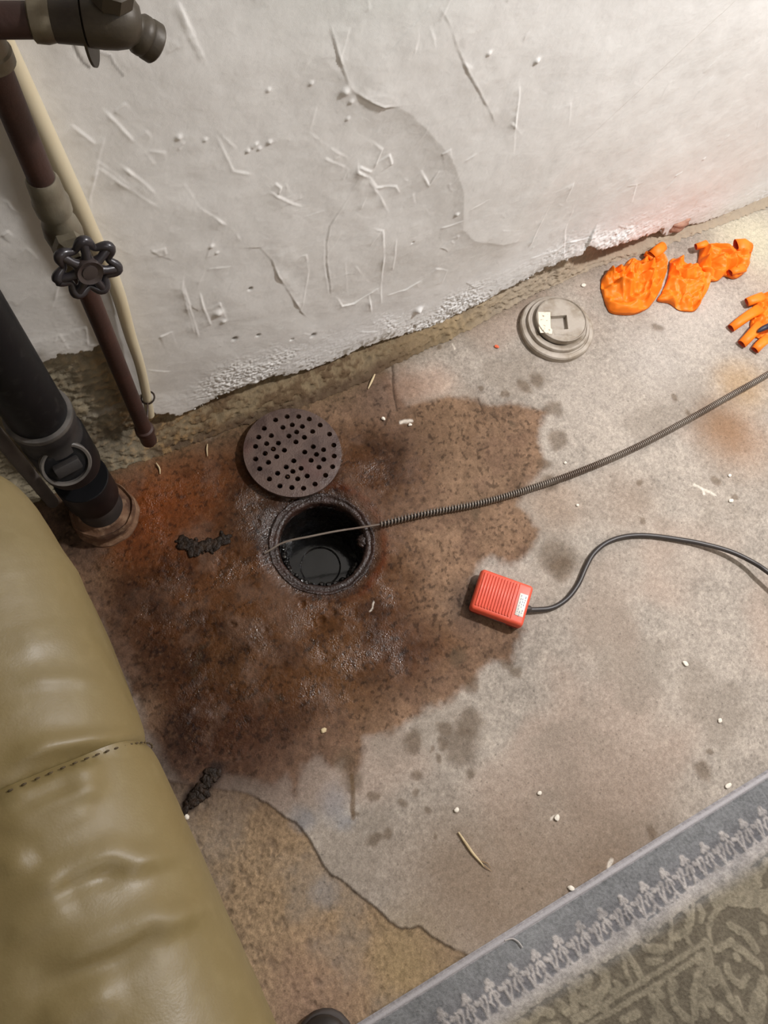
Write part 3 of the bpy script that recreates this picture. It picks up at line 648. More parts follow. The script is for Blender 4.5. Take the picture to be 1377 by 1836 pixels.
# tee and branch towards the spigot
tee = (PX, PY, BZt)
lathe('tee_fitting', [(.0165, -.045), (.0205, -.042), (.0205, -.03), (.0185, -.028), (.0185, .028), (.0205, .03), (.0205, .042), (.0165, .045)], tee, (0, 0, 1), M_BRASS, pipe, 24)
sp = F(150, 36, BZt)
bdir = (sp-Vector(tee)).normalized()
tube('branch_pipe', [Vector(tee), sp], .0150, M_IRON, pipe, 20)
lathe('branch_collar', [(.0155, 0), (.0185, .002), (.0195, .012), (.0175, .022), (.0155, .024)], Vector(tee)+bdir*.046, bdir, M_BRASS, pipe, 24)
spg = bpy.data.objects.new('hose_spigot', None); C.objects.link(spg); spg.parent = pipe; spg.location = sp-pipe.location; spg['label'] = 'dull bronze hose spigot'
lathe('spigot_collar', [(.016, -.028), (.0185, -.026), (.0205, -.004), (.0215, 0)], sp, bdir, M_SPIGOT, spg, 24)
lathe('spigot_body', [(.019, 0), (.0220, .002), (.0238, .014), (.0242, .026), (.0230, .037), (.0185, .046), (.011, .051), (0, .052)], sp, bdir, M_SPIGOT, spg, 28)
# outlet leaving the body downward and outward, with a hose collar
oc = sp+bdir*.030; od = Vector((.72, -.16, -.66)).normalized()
lathe('outlet_spout', [(.0145, -.004), (.0150, .016), (.0158, .019), (.0180, .022), (.0183, .027), (.0174, .029), (.0184, .031), (.0186, .039), (.0172, .0405), (.0125, .0405), (.012, .026), (0, .026)], oc, od, M_SPIGOT, spg, 28)
tc_ = sp+bdir*.022
lathe('spigot_bonnet', [(.015, .0), (.0155, .022), (.020, .024), (.020, .038), (.010, .042), (.009, .06)], tc_, Vector((.25, -.2, 1)).normalized(), M_SPIGOT, spg, 8, angle=20)
# thin hanging plate between the collar and the body
bm = bmesh.new(); bmesh.ops.create_cone(bm, cap_ends=True, segments=28, radius1=.031, radius2=.031, depth=.0026)
side = bdir.cross(Vector((0, 0, 1))).normalized(); upv = side.cross(bdir)
pd_ = (bdir+.18*side).normalized(); s2 = pd_.cross(Vector((0, 0, 1))).normalized(); u2 = s2.cross(pd_)
Mx = Matrix(((s2.x, u2.x, pd_.x, 0), (s2.y, u2.y, pd_.y, 0), (s2.z, u2.z, pd_.z, 0), (0, 0, 0, 1)))
bmesh.ops.scale(bm, vec=(.62, 1.0, 1), verts=bm.verts)
place_bm(bm, Matrix.Translation(sp+bdir*.002-upv*.014)@Mx)
from_bm('hanging_plate', bm, M_SPIGOT, spg, angle=30)

# ---- cream tube beside it
tl = [P(x, y, WY-d) for x, y, d in ((269,744,.014),(262,705,.014),(250,652,.015),(233,600,.016),(213,530,.016),(190,472,.016),(166,425,.016),(140,368,.016),(112,308,.016),(80,240,.016),(48,172,.016),(14,100,.016),(-34,0,.016),(-104,-140,.016))]
tl = [Vector((p.x, p.y, p.z)) for p in tl]
tb = tube('plastic_tube', arc_resample(spline(tl, 120), 90), [.0086+.0040*min(1, max(0, (i-18)/40)) for i in range(90)], M_CREAM, None, 16)
tag(tb, 'thin cream plastic tube rising beside the iron pipe against the plaster', 'tube')
rp = []
pz = P(262, 716, WY-.016).z
c1 = Vector((tl[1].x, tl[1].y, pz)); c0 = Vector((PX+.012, PY+.008, pz-.006))   # a tail from the pipe, then a ring round the tube
a0_ = math.atan2(c0.y-c1.y, c0.x-c1.x)
rp = [c0, c0.lerp(c1+.0125*Vector((math.cos(a0_), math.sin(a0_), 0)), .5)]
for i in range(33):
    a = a0_+2*math.pi*i/32; rp.append(c1+Vector((.0125*math.cos(a), .0125*math.sin(a), .003*math.cos(a)-.001+.002*i/32)))
tag(tube('wire_tie', rp, .0018, M_WIRE, None, 8), 'dark wire loop tying the cream tube to the foot of the iron pipe', 'wire')

M_LIP = mat('rim_highlight_plastic', srgb(92, 87, 82), .5, noise=[(30, 4, .8, srgb(46, 44, 42), .4, .65)])  # pale tone paints the bright rim highlights on the coupling and plug lips
# ---- black waste stack
SX, SY = -.108, .668
st = empty('waste_stack', (SX, SY, 0), 'thick black plastic waste pipe with a clean-out plug, standing behind the sofa', 'pipe')
rz = P(75, 745, SY).z
tube('upper_pipe', [(SX, SY, rz+.005), (SX, SY, 2.1)], .0440, M_ABS, st, 36)
lathe('coupling_lip', [(.0445, .012), (.0500, .010), (.0510, .004), (.0495, -.001), (.046, -.004)], (SX, SY, rz), (0, 0, 1), M_LIP, st, 40)
lathe('coupling', [(.0490, 0), (.0495, -.020), (.0465, -.026), (.0455, -.055), (.0480, -.06), (.0480, -.10)], (SX, SY, rz), (0, 0, 1), M_ABSG, st, 40)
lathe('clean_out_tee', [(.0478, -.06), (.0500, -.066), (.0500, -.170), (.0485, -.176)], (SX, SY, rz), (0, 0, 1), M_ABS, st, 40)
pn = Vector((.12, -1, .55)).normalized(); pc_ = P(118, 832, SY-.052)
lathe('plug_collar', [(.036, -.030), (.0385, -.004), (.0395, .003), (.0375, .005), (.0335, .004), (.0330, -.002)], pc_, pn, M_LIP, st, 40, caps=False)
pl = lathe('clean_out_plug', [(.0330, -.006), (.0330, -.001), (.030, .0), (0, .0005)], pc_, pn, M_ABS, st, 40)
ps = pn.cross(Vector((0, 0, 1))).normalized(); pu = ps.cross(pn)
bm = box_bm(.042, .020, .016, .003, 2)
place_bm(bm, Matrix.Translation(pc_+pn*.006-pu*.002)@Matrix(((ps.x, pu.x, pn.x, 0), (ps.y, pu.y, pn.y, 0), (ps.z, pu.z, pn.z, 0), (0, 0, 0, 1))))
from_bm('plug_grip', bm, M_ABSG, pl, angle=30)
lathe('lower_coupling', [(.0470, .20), (.0485, .198), (.0490, .115), (.0475, .112)], (SX, SY, 0), (0, 0, 1), M_ABS, st, 40)
lathe('lower_pipe', [(.0435, .13), (.0435, .02)], (SX, SY, 0), (0, 0, 1), M_ABSG, st, 40)
lathe('floor_hub', [(.0440, .052), (.0475, .050), (.0500, .044), (.0560, .040), (.0600, .046), (.0625, .040), (.0620, .024), (.0590, .018), (.0600, .010), (.0660, .004), (.0660, -.006)], (SX, SY, 0), (0, 0, 1), M_HUB, st, 48, wob=.012)

g = P(14, 806, .735)
gp = tube('grey_conduit', [(g.x, .742, -.001), (g.x, .742, 1.9)], .0125, M_GREY, None, 18)
tag(gp, 'thin grey conduit standing at the wall foot left of the black waste pipe', 'pipe')

# ================================================================== FLOOR DRAIN, GRATE, SNAKE
dr = empty('floor_drain', (DRAIN.x, DRAIN.y, -.01), 'open round floor drain with a rusty wet rim and black water', 'drain')
D0 = (DRAIN.x, DRAIN.y, 0)
def rough_lathe(name, prof, m, seg, amp, sc, parent, seed):
    o = lathe(name, prof, D0, (0, 0, 1), m, parent, seg, angle=180, caps=False)
    co = np.empty(len(o.data.vertices)*3); o.data.vertices.foreach_get('co', co); co = co.reshape(-1, 3)
    n1 = fbm(co[:, 0]+co[:, 2], co[:, 1]-co[:, 2]*.7, sc, 3, seed); rr_ = np.hypot(co[:, 0]-DRAIN.x, co[:, 1]-DRAIN.y)
    k_ = 1-amp*n1/np.maximum(rr_, .02); co[:, 0] = DRAIN.x+(co[:, 0]-DRAIN.x)*k_; co[:, 1] = DRAIN.y+(co[:, 1]-DRAIN.y)*k_; co[:, 2] += amp*.4*n1
    o.data.vertices.foreach_set('co', co.ravel()); o.data.update(); return o
rough_lathe('rim', [(.1115, -.012), (.1112, -.0055), (.109, -.0048), (.1055, -.0062), (.1035, -.0085), (.1015, -.0090), (.0985, -.0076), (.0955, -.0080), (.0925, -.0100), (.0905, -.0135), (.0895, -.022), (.089, -.03)], M_RIM, 120, .006, 45, dr, 3)
rough_lathe('bowl', [(.0900, -.024)]+[(.0895-.013*t**1.8+.0015*math.sin(9*t), -.024-.140*t) for t in [i/30 for i in range(31)]]+[(.068, -.168), (.055, -.170), (.048, -.172), (.0465, -.18), (.046, -.24)], M_WETIRON, 120, .009, 70, dr, 5)
wa = lathe('standing_water', [(.082, 0), (.04, .0004), (0, .0005)], (DRAIN.x, DRAIN.y, -.158), (0, 0, 1), mat('black_drain_water', srgb(20, 20, 20), .10, spec=.6, bump=[(30, .2, .002)], noise=[(40, 3, .3, srgb(30, 26, 22), .5, .7)]), dr, 48)
wa['label'] = 'black standing water'
lathe('outlet_ring', [(.047, 0), (.047, .006), (.0435, .0065), (.0425, .002)], (DRAIN.x-.002, DRAIN.y-.006, -.162), (0, 0, 1), M_WETIRON, dr, 40, caps=False)
# screw lug on the right-hand side of the rim
lg = F(655, 968, -.02)
bm = bmesh.new(); bmesh.ops.create_icosphere(bm, subdivisions=3, radius=.015)
for v in bm.verts:
    v.co.z *= .7; v.co += v.normal*.0022*math.sin(v.co.x*700+v.co.y*430)
place_bm(bm, Matrix.Translation((lg.x-.004, lg.y, -.022)))
from_bm('screw_lug', bm, M_RIM, dr)
# lumps of black slime on the bowl wall
bm = bmesh.new(); rs = random.Random(3)
for i in range(150):
    a = rs.uniform(math.radians(150), math.radians(320)); t = rs.betavariate(2, 2); r = .0825-.013*t**1.8; z = -.03-.115*t
    M_ = Matrix.Translation((DRAIN.x+r*math.cos(a), DRAIN.y+r*math.sin(a), z))@Matrix.Diagonal((1, 1, rs.uniform(.6, 1.6), 1))
    bmesh.ops.create_icosphere(bm, subdivisions=2, radius=rs.uniform(.003, .0085), matrix=M_)
sl = from_bm('slime', bm, M_SLUDGE, dr); sl['kind'] = 'stuff'

# ---- the lifted grate
GC = F(525, 812, .010); GR = .1055
ho = [(620,222),(707,240),(797,287),(875,360),(910,450),(913,540),(900,628),(842,700),(755,775),(660,812),(564,808),(466,797),(380,742),(300,660),(267,580),(266,477),(292,400),(337,327),(567,292),(490,315),(650,303),(735,342),(603,350),(540,385),(667,392),(597,432),(395,385),(357,452),(453,445),(412,495),(502,502),(345,533),(440,557),(372,605),(740,467),(825,490),(670,513),(767,530),(722,580),(826,570),(787,635),(580,588),(518,640),(640,648),(572,675),(447,693),(528,720),(690,710),(612,735),(430,255),(525,225)]
hp = [F(400+x/4.59, 700+y/4.59, .012) for x, y in ho]
hr = .0058
vs = []; es = []
def ring(cx, cy, r, n):
    b0_ = len(vs)
    for k in range(n):
        a = 2*math.pi*k/n; vs.append(Vector((cx+r*math.cos(a), cy+r*math.sin(a))))
    es.extend([(b0_+k, b0_+(k+1) % n) for k in range(n)])
ring(GC.x, GC.y, GR, 96)
for p in hp: ring(p.x, p.y, hr, 14)
ov, oe, of, *_ = delaunay_2d_cdt(vs, es, [], 0, 1e-6)
faces = []
for f_ in of:
    c_ = sum((ov[i] for i in f_), Vector((0, 0)))/len(f_)
    if any((c_-Vector((p.x, p.y))).length < hr*.97 for p in hp): continue
    if (c_-Vector((GC.x, GC.y))).length > GR: continue
    faces.append(f_)
TH = .009; nv_ = len(ov)
gv = [(p.x, p.y, TH-(.0012 if (p-Vector((GC.x, GC.y))).length > GR*.995 else 0)) for p in ov]+[(p.x, p.y, 0) for p in ov]
gf = [tuple(f_) for f_ in faces]+[tuple(i+nv_ for i in f_[::-1]) for f_ in faces]
ec = {}
for f_ in faces:
    for i in range(len(f_)):
        a, b = f_[i], f_[(i+1) % len(f_)]; ec.setdefault((min(a, b), max(a, b)), []).append((a, b))
for k_, l in ec.items():
    if len(l) == 1:
        a, b = l[0]; gf.append((b, a, a+nv_, b+nv_))
me = bpy.data.meshes.new('drain_grate'); me.from_pydata(gv, [], gf); me.update()
grate = link('drain_grate', me, M_CAST)
grate.location = (GC.x, GC.y, .0025)
for v in me.vertices: v.co.x -= GC.x; v.co.y -= GC.y
bmg = bmesh.new(); bmg.from_mesh(me); bmesh.ops.recalc_face_normals(bmg, faces=bmg.faces); bmg.to_mesh(me); bmg.free()
grate.rotation_euler = (.02, .055, 0)
grate.location.z = .0082
tag(grate, 'round rusty cast iron drain grate full of holes, lying beside the open drain', 'grate')

# ---- drain snake: close-wound coil and its thin leader
cp = [F(682, 940, .0120), F(760, 921, .0105), F(860, 902, .0100), F(950, 876, .0100), F(1040, 845, .0100), F(1140, 802, .0115), F(1240, 749, .017), F(1310, 709, .024), F(1377, 671, .034), F(1470, 612, .05), F(1560, 545, .045), Vector((2.25, .16, .012)), Vector((2.5, -.05, .011)), Vector((2.62, -.35, .011))]
cl = arc_resample(spline(cp, 700), 2600)
Lc = sum((b-a).length for a, b in zip(cl, cl[1:]))
snake = empty('drain_snake', cl[0], 'steel drain-cleaning cable, a long coil spring ending in a thin wire over the open drain', 'cable')
# winding: the first stretch is pulled open, further on the coils close up
turn = []; ph = 0.0; ds = Lc/(len(cl)-1)
for i in range(len(cl)):
    s = i*ds; pitch = .0078-.0030*min(1, s/.45); turn.append(ph); ph += 2*math.pi*ds/pitch
hel = []; NP = 11
npts = int(ph/(2*math.pi)*NP); ta = np.array(turn); si = np.interp(np.arange(npts)*2*math.pi/NP, ta, np.arange(len(cl)))
for j in range(npts):
    k_ = min(int(si[j]), len(cl)-2); c_ = cl[k_].lerp(cl[k_+1], si[j]-k_); t = (cl[k_+1]-cl[k_]).normalized()
    s_ = t.cross(Vector((0, 0, 1))).normalized(); u_ = s_.cross(t); a = j*2*math.pi/NP
    hel.append(c_+.0060*(math.cos(a)*s_+math.sin(a)*u_))
v, f = tube_pts(hel, .0020, 6)
pydata('coil', v, f, M_STEEL, snake)
tube('cable_core', [p for p in cl[::20]], .0042, mat('dark_cable_core', srgb(40, 32, 28), .6, noise=[(60, 3, .5, srgb(58, 44, 36), .4, .7)]), snake, 10)
ld = [cl[0]+Vector((.012, .0, 0)), F(682, 940, .012), F(645, 946, .012), F(600, 953, .0125), F(555, 962, .0115), F(525, 968, .010), F(503, 975, .007), F(488, 984, .004), F(474, 992, .0015)]
tube('leader_wire', arc_resample(spline(ld, 60), 60), .0023, M_STEEL, snake, 8)

# ================================================================== CLEAN-OUT
CO = F(996, 592, 0); co_e = empty('cleanout_cover', CO, 'round grey metal clean-out plug with a square recess, set in the floor by the wall', 'plug')
rb = .0905
def lathe2(name, prof, off, m, parent, **k): return lathe(name, prof, (CO.x+off[0], CO.y+off[1], 0), (0, 0, 1), m, parent, 64, caps=False, **k)
lathe2('base_ring', [(rb*.96, -.006), (rb, -.002), (rb, .012), (rb*.97, .0150), (rb*.88, .0155), (rb*.86, .0135), (rb*.80, .0135)], (0, 0), M_CLEAN, co_e, wob=.004)
lathe2('thread_ring', [(.0770, .010), (.0770, .0195), (.0750, .0225), (.0700, .0225), (.0685, .0200), (.0640, .0195), (.058, .017)], (.003, .003), M_CLEAN, co_e, wob=.004)
# cap with a square socket
capc = (CO.x+.009, CO.y+.006); R1 = .0605; zt = .031
vs = []; es = []
n0 = 72
for k in range(n0): vs.append(Vector((R1*math.cos(2*math.pi*k/n0), R1*math.sin(2*math.pi*k/n0))))
es += [(k, (k+1) % n0) for k in range(n0)]
sq = [F(987, 567, zt), F(1016, 565, zt), F(1019, 590, zt), F(990, 592, zt)]
sq = [Vector((p.x-capc[0], p.y-capc[1])) for p in sq]
for a, b in zip(sq, sq[1:]+sq[:1]): vs.append(a.copy())
es += [(n0+i, n0+(i+1) % 4) for i in range(4)]
ov, oe, of, *_ = delaunay_2d_cdt(vs, es, [], 0, 1e-6)
cfs = []
for f_ in of:
    c_ = sum((ov[i] for i in f_), Vector((0, 0)))/len(f_)
    ins = bool(inside(np.array(c_.x), np.array(c_.y), [tuple(q) for q in sq]))
    if not ins: cfs.append(tuple(f_))
nv_ = len(ov); cv = [(p.x, p.y, zt) for p in ov]
ocirc = list(range(n0))
for i in ocirc: cv.append((ov[i].x*1.02, ov[i].y*1.02, zt-.0016))
for i in ocirc: cv.append((ov[i].x*1.02, ov[i].y*1.02, .016))
for k in range(n0):
    k2 = (k+1) % n0
    cfs.append((k, k2, nv_+k2, nv_+k)); cfs.append((nv_+k, nv_+k2, nv_+n0+k2, nv_+n0+k))
qb = len(cv)
for q in sq: cv.append((q.x*1.0, q.y, zt-.012))
for i in range(4): cfs.append((n0+i, n0+(i+1) % 4, qb+(i+1) % 4, qb+i))
cfs.append((qb, qb+1, qb+2, qb+3))
cv = [(x+capc[0], y+capc[1], z) for x, y, z in cv]
cap = pydata('cap', cv, cfs, M_CLEAN, co_e); cap.data.set_sharp_from_angle(angle=math.radians(30))
lathe2('cap_lip', [(.0608, .0300), (.0622, .0325), (.0605, .0335), (.0585, .0312)], (.009, .006), M_CLEAN, cap)
# the torn sticker
def flat_poly(name, pts, z, m, parent, t=.0006):
    n = len(pts); v = [(p.x, p.y, z+t) for p in pts]+[(p.x, p.y, z) for p in pts]
    f = [tuple(range(n)), tuple(range(n, 2*n))[::-1]]+[(i, n+i, n+(i+1) % n, (i+1) % n) for i in range(n)]
    return pydata(name, v, f, m, parent, smooth=False)
zs = .0318
stk = flat_poly('sticker', [F(900+x/7.247, 520+y/7.247, zs) for x, y in [(470,285),(628,287),(630,400),(634,490),(655,520),(650,570),(610,568),(600,555),(500,556),(480,490)]], zs-.0005, M_STICK, cap); stk['label'] = 'torn cream sticker'
def ink_marks(l, z, parent, conv, m=M_INK, wd=.0009):
    bm = bmesh.new()
    for a, b in l:
        A, B = conv(*a), conv(*b); d = (B-A); L_ = d.length; d.normalize(); n_ = Vector((-d.y, d.x, 0))*wd
        vs_ = [bm.verts.new((q.x, q.y, z)) for q in (A-n_, B-n_, B+n_, A+n_)]; bm.faces.new(vs_)
    return from_bm('print', bm, m, parent, smooth=False)
cz = lambda x, y: F(900+x/7.247, 520+y/7.247, zs)
ink_marks([((520,335),(550,340)),((535,330),(540,352)),((500,390),(520,385)),((540,455),(565,470)),((500,490),(520,498)),((575,400),(590,395)),((610,510),(625,530)),((530,520),(548,524))], zs+.0004, stk, cz, mat('brown_print', srgb(168, 150, 128), .7, noise=[(90, 3, .3, srgb(200, 186, 160), .5, .7)]), .0008)
# faint raised lettering under the socket
bm = bmesh.new()
for k in range(11):
    p = F(900+(690+k*21)/7.247, 520+(572+1.0*k)/7.247, zt); 
    bb = bmesh.ops.create_cube(bm, size=1, matrix=Matrix.Translation((p.x, p.y, zt))@Matrix.Rotation(-.45, 4, 'Z')@Matrix.Diagonal((.0016, .0042, .0012, 1)))
from_bm('raised_lettering', bm, M_CLEAN, cap, smooth=False)

# ================================================================== FOOT PEDAL
ped = empty('foot_pedal', F(895, 1075, 0), 'red foot pedal with a ribbed top and white sticker, on a black cord', 'pedal')
zt = .036
c_tl, c_tr, c_br, c_bl = F(866, 1018, zt), F(958, 1050, zt), F(938, 1127, zt), F(842, 1089, zt)
ctr = (c_tl+c_tr+c_br+c_bl)/4
ux = ((c_tr-c_tl)+(c_br-c_bl)).normalized(); uy = Vector((-ux.y, ux.x, 0))
LX = ((c_tr-c_tl).length+(c_br-c_bl).length)/2; LY = ((c_tl-c_bl).length+(c_tr-c_br).length)/2
Mp = Matrix(((ux.x, uy.x, 0, ctr.x), (ux.y, uy.y, 0, ctr.y), (0, 0, 1, 0), (0, 0, 0, 1)))
def on_ped(bm): return place_bm(bm, Mp)
bm = box_bm(LX*.97, LY*.96, .018, .007, 4); place_bm(bm, Matrix.Translation((0.001, 0, .0095))); from_bm('base', on_ped(bm), M_REDD, ped, angle=40)
def tilt(x): return .0+(.004*(x/LX))
# top shell: rounded block, sloped slightly, with a shallow rib bed
bm = box_bm(LX, LY, .022, .0075, 5)
for v in bm.verts:
    if v.co.z > 0: v.co.x *= .985; v.co.y *= .975
    v.co.z += .026+.004*(v.co.x/LX)
from_bm('pedal_shell', on_ped(bm), M_RED, ped, angle=45)
ztop = .037
def rect_ped(u, v_, z): return Mp@Vector((-LX/2+u*LX, LY/2-v_*LY, z))
nr = 12
for i in range(nr):
    u = .085+.60*i/(nr-1); x = -LX/2+u*LX
    bm = box_bm(.0042, LY*.80, .0034, .0014, 2); place_bm(bm, Matrix.Translation((x, LY*.01, ztop+.0006+tilt(x))))
    from_bm('tread_rib', on_ped(bm), M_RED, ped)
x = -LX/2+.735*LX
bm = box_bm(.0018, LY*.84, .0024, .0007, 1); place_bm(bm, Matrix.Translation((x, LY*.01, ztop+.0003+tilt(x)))); from_bm('ridge_line', on_ped(bm), M_RED, ped)
x0, x1 = -LX/2+.785*LX, -LX/2+.935*LX; xm = (x0+x1)/2
bm = box_bm(x1-x0, LY*.52, .0009, .0003, 1); bmesh.ops.rotate(bm, verts=bm.verts, matrix=Matrix.Rotation(.02, 3, 'Z')); place_bm(bm, Matrix.Translation((xm, -LY*.03, ztop+.0005+tilt(xm))))
stk = from_bm('sticker', on_ped(bm), M_WHITE, ped); stk['label'] = 'white printed sticker'
bm = bmesh.new(); rk = random.Random(9)
for line in range(3):
    y = -LY*.03+LY*.22; xx = xm-.0045+line*.0045
    while y > -LY*.03-LY*.23:
        l_ = rk.uniform(.002, .006)
        if rk.random() < .75:
            bmesh.ops.create_cube(bm, size=1, matrix=Matrix.Translation((xx+rk.uniform(-.0006, .0006), y-l_/2, ztop+.0011+tilt(xx)))@Matrix.Diagonal((.0016, l_, .0002, 1)))
        y -= l_+.0022
from_bm('print', on_ped(bm), M_INK, stk, smooth=False)
bm = box_bm(LX*.5, .0012, .004, .0004, 1); place_bm(bm, Matrix.Translation((-LX*.02, -LY*.48, .0125))); from_bm('side_label', on_ped(bm), mat('dark_metal_label', srgb(120, 104, 100), .4, .4, noise=[(60, 3, .5, srgb(80, 66, 62), .45, .7)]), ped)
cd = [F(944, 1093, .012), F(960, 1093, .010), F(985, 1091, .0065), F(1004, 1083, .0058), F(1022, 1068, .0058), F(1038, 1045, .0058), F(1050, 1018, .0058), F(1064, 993, .0058), F(1088, 973, .0058), F(1120, 962, .0058), F(1160, 960, .0058), F(1210, 966, .0065), F(1260, 975, .010), F(1310, 989, .017), F(1350, 1008, .025), F(1377, 1026, .033), F(1430, 1068, .036), F(1500, 1115, .018), Vector((1.55, -.02, .0062)), Vector((1.85, -.12, .0062)), Vector((2.25, -.25, .0062)), Vector((2.6, -.5, .0062))]
tube('cord', arc_resample(spline(cd, 400), 260), .0054, M_CORD, ped, 12)
lathe('cord_grommet', [(.0085, 0), (.0085, .008), (.0065, .014)], F(940, 1092, .012), (cd[1]-cd[0]).normalized(), M_CORD, ped, 16)

# ================================================================== GLOVES
def crumple(name, outline, hgt, ridges, mat_, parent, conv, nr_=46, na=190, power=2.4, seed=0, fold=.003, prof=.5, crisp=1.9):
    """a crumpled rubber lump: outline in photo pixels on the floor; ridges: (pixel points, height, width)"""
    pts = [conv(*p) for p in outline]
    cx0 = sum(p.x for p in pts)/len(pts); cy0 = sum(p.y for p in pts)/len(pts)
    ring_ = arc_resample(spline(pts+[pts[0]], na*3), na+1)[:na]
    nx = np.array([[p.x, p.y] for p in ring_]); c0 = np.array([cx0, cy0])
    rr_ = np.linspace(0, 1, nr_)**.8
    XY = c0+(nx[None]-c0)*rr_[:, None, None]
    X_, Y_ = XY[..., 0], XY[..., 1]
    base = np.power(np.clip(1-rr_**power, 0, 1), prof)[:, None]*np.ones(na)[None]
    n1 = fbm(X_, Y_, 22, 3, seed); n2 = 1-np.abs(fbm(X_, Y_, 30, 1, seed+3))*7; n3 = 1-np.abs(fbm(X_, Y_, 75, 1, seed+5))*6
    Z_ = base*(hgt*(1+.7*n1)+fold*np.clip(n2, -1.2, 1)+.45*fold*np.clip(n3, -1, 1))
    rk = random.Random(int(seed*10)+1); cr = 0
    for i_ in range(7):
        a_ = rk.uniform(0, math.pi); fq = rk.uniform(16, 44); ph_ = rk.random()
        u_ = (X_*math.cos(a_)+Y_*math.sin(a_))*fq+ph_+1.6*fbm(X_, Y_, 9, 2, seed+20+i_)
        tri = np.abs((u_ % 1)-.5)*2; mk = sstep(-.08, .12, fbm(X_, Y_, 14, 2, seed+40+i_))
        cr = cr+mk*(tri-.5)*.16/fq
    Z_ += np.minimum(1, base*2.2)*crisp*cr
    jx, jy = .0025*fbm(X_, Y_, 60, 2, seed+7), .0025*fbm(X_, Y_, 60, 2, seed+8)
    for l, hh, wd in ridges:
        q = [tuple(conv(*p)[:2]) for p in l]; d_, s_, t_ = seg_dist(X_+jx, Y_+jy, q)
        e_ = sstep(0, .2, t_+.06)*sstep(0, .2, 1.06-t_)
        Z_ += np.minimum(1, base*3)*1.35*hh*e_*np.exp(-d_/(wd*.7))
    Z_ = np.maximum(Z_, .002*base+.0015)
    V_ = [(X_[i, k], Y_[i, k], Z_[i, k]+.0005) for i in range(nr_) for k in range(na)]
    F_ = []
    for i in range(nr_-1):
        for k in range(na):
            a, b = i*na+k, i*na+(k+1) % na
            F_.append((a, a+na, b+na, b))
    F_.append(tuple((nr_-1)*na+k for k in range(na))[::-1])
    bm = bmesh.new(); vv = [bm.verts.new(p) for p in V_]
    for f_ in F_:
        try: bm.faces.new([vv[i] for i in f_])
        except ValueError: pass
    bmesh.ops.remove_doubles(bm, verts=bm.verts, dist=1e-6)
    return from_bm(name, bm, mat_, parent)
z4 = lambda x, y: F(1060+x/4.344, 420+y/4.344, .012)
GP = 'used orange rubber gloves on the floor'
def gtube(name, pts, r, m, parent, flat=.6, seg=16, opening=True):
    """a flattened, open-ended glove finger or cuff with a dark inside"""
    n = len(pts); v = []; f = []
    for i, p in enumerate(pts):
        t = (pts[min(i+1, n-1)]-pts[max(i-1, 0)]).normalized(); s_ = t.cross(Vector((0, 0, 1))).normalized(); u_ = s_.cross(t)
        rr_ = r[i] if isinstance(r, list) else r
        for k in range(seg):
            a = 2*math.pi*k/seg; cr = 1+.10*math.sin(3*a+i*1.3)
            v.append(p+rr_*cr*(math.cos(a)*s_+flat*math.sin(a)*u_))
    for i in range(n-1):
        for k in range(seg): f.append((i*seg+k, i*seg+(k+1) % seg, (i+1)*seg+(k+1) % seg, (i+1)*seg+k))
    a, b, c = (v[i] for i in f[0][:3]); nrm_ = (b-a).cross(c-a)
    if nrm_.dot(a-pts[0]) < 0: f = [q[::-1] for q in f]
    me = bpy.data.meshes.new(name); me.from_pydata([tuple(p) for p in v], [], f); me.update(); me.polygons.foreach_set('use_smooth', [True]*len(me.polygons))
    o = link(name, me, m, parent)
    o.data.materials.append(M_GLOVEIN)
    sd = o.modifiers.new('thickness', 'SOLIDIFY'); sd.thickness = .0012; sd.offset = -1; sd.material_offset = 1; sd.material_offset_rim = 1
    return o

# balled glove nearest the clean-out
g1 = empty('rubber_glove', F(1136, 505), 'orange rubber glove balled up with its cuff rolled, the one nearest the round clean-out plug', 'glove', GP)
crumple('balled_palm', [(85,400),(95,330),(150,262),(215,258),(260,230),(320,175),(400,185),(440,160),(530,112),(565,150),(600,230),(580,330),(545,430),(490,520),(440,570),(330,610),(180,600),(130,545)], .029,
        [([(150,350),(200,390),(240,480),(250,510)],.007,.004),([(205,380),(270,440),(300,500)],.006,.004),([(260,400),(330,470),(360,520)],.005,.004),([(440,230),(450,330),(440,430),(430,540)],.010,.006),([(150,262),(160,340),(230,330),(330,220)],.008,.006),
         ([(140,525),(250,530),(350,535),(440,510)],-.012,.005),([(150,580),(300,600),(420,575)],.006,.006),([(340,190),(400,240),(440,240)],-.012,.008),([(530,120),(470,200),(490,280)],-.010,.006),([(600,220),(540,330),(500,430)],.008,.006),([(390,480),(420,380)],.006,.004)], M_GLOVE, g1, z4, seed=2.0, prof=.42)
gtube('cuff', [z4(455, 190)+Vector((0, 0, .012)), z4(500, 155)+Vector((0, 0, .016)), z4(540, 118)+Vector((0, 0, .014))], [.012, .014, .013], M_GLOVE, g1, .7)
gtube('finger', [z4(480, 200)+Vector((0, 0, .006)), z4(445, 168)+Vector((0, 0, .004)), z4(418, 152)+Vector((0, 0, .002))], [.011, .009, .008], M_GLOVE, g1, .7)
# flat middle glove
g2 = empty('rubber_glove', F(1228, 505), 'orange rubber glove lying flat and creased between the two balled ones', 'glove', GP)
crumple('creased_palm', [(622,192),(655,168),(740,195),(850,262),(905,290),(938,330),(930,400),(880,490),(830,575),(760,585),(690,570),(620,522),(528,500),(560,440),(598,350),(618,265)], .021,
        [([(600,190),(640,260),(670,350)],.008,.005),([(670,350),(780,360),(900,330)],-.010,.006),([(690,330),(800,290),(890,300)],.009,.010),([(860,410),(850,500),(820,570)],.009,.005),([(670,360),(780,380),(870,410)],.006,.005),([(720,470),(700,540)],.006,.004),([(750,470),(790,500),(770,520)],.005,.004),([(650,230),(760,270)],.007,.012)], M_GLOVE, g2, z4, seed=8.0, prof=.40, fold=.002)
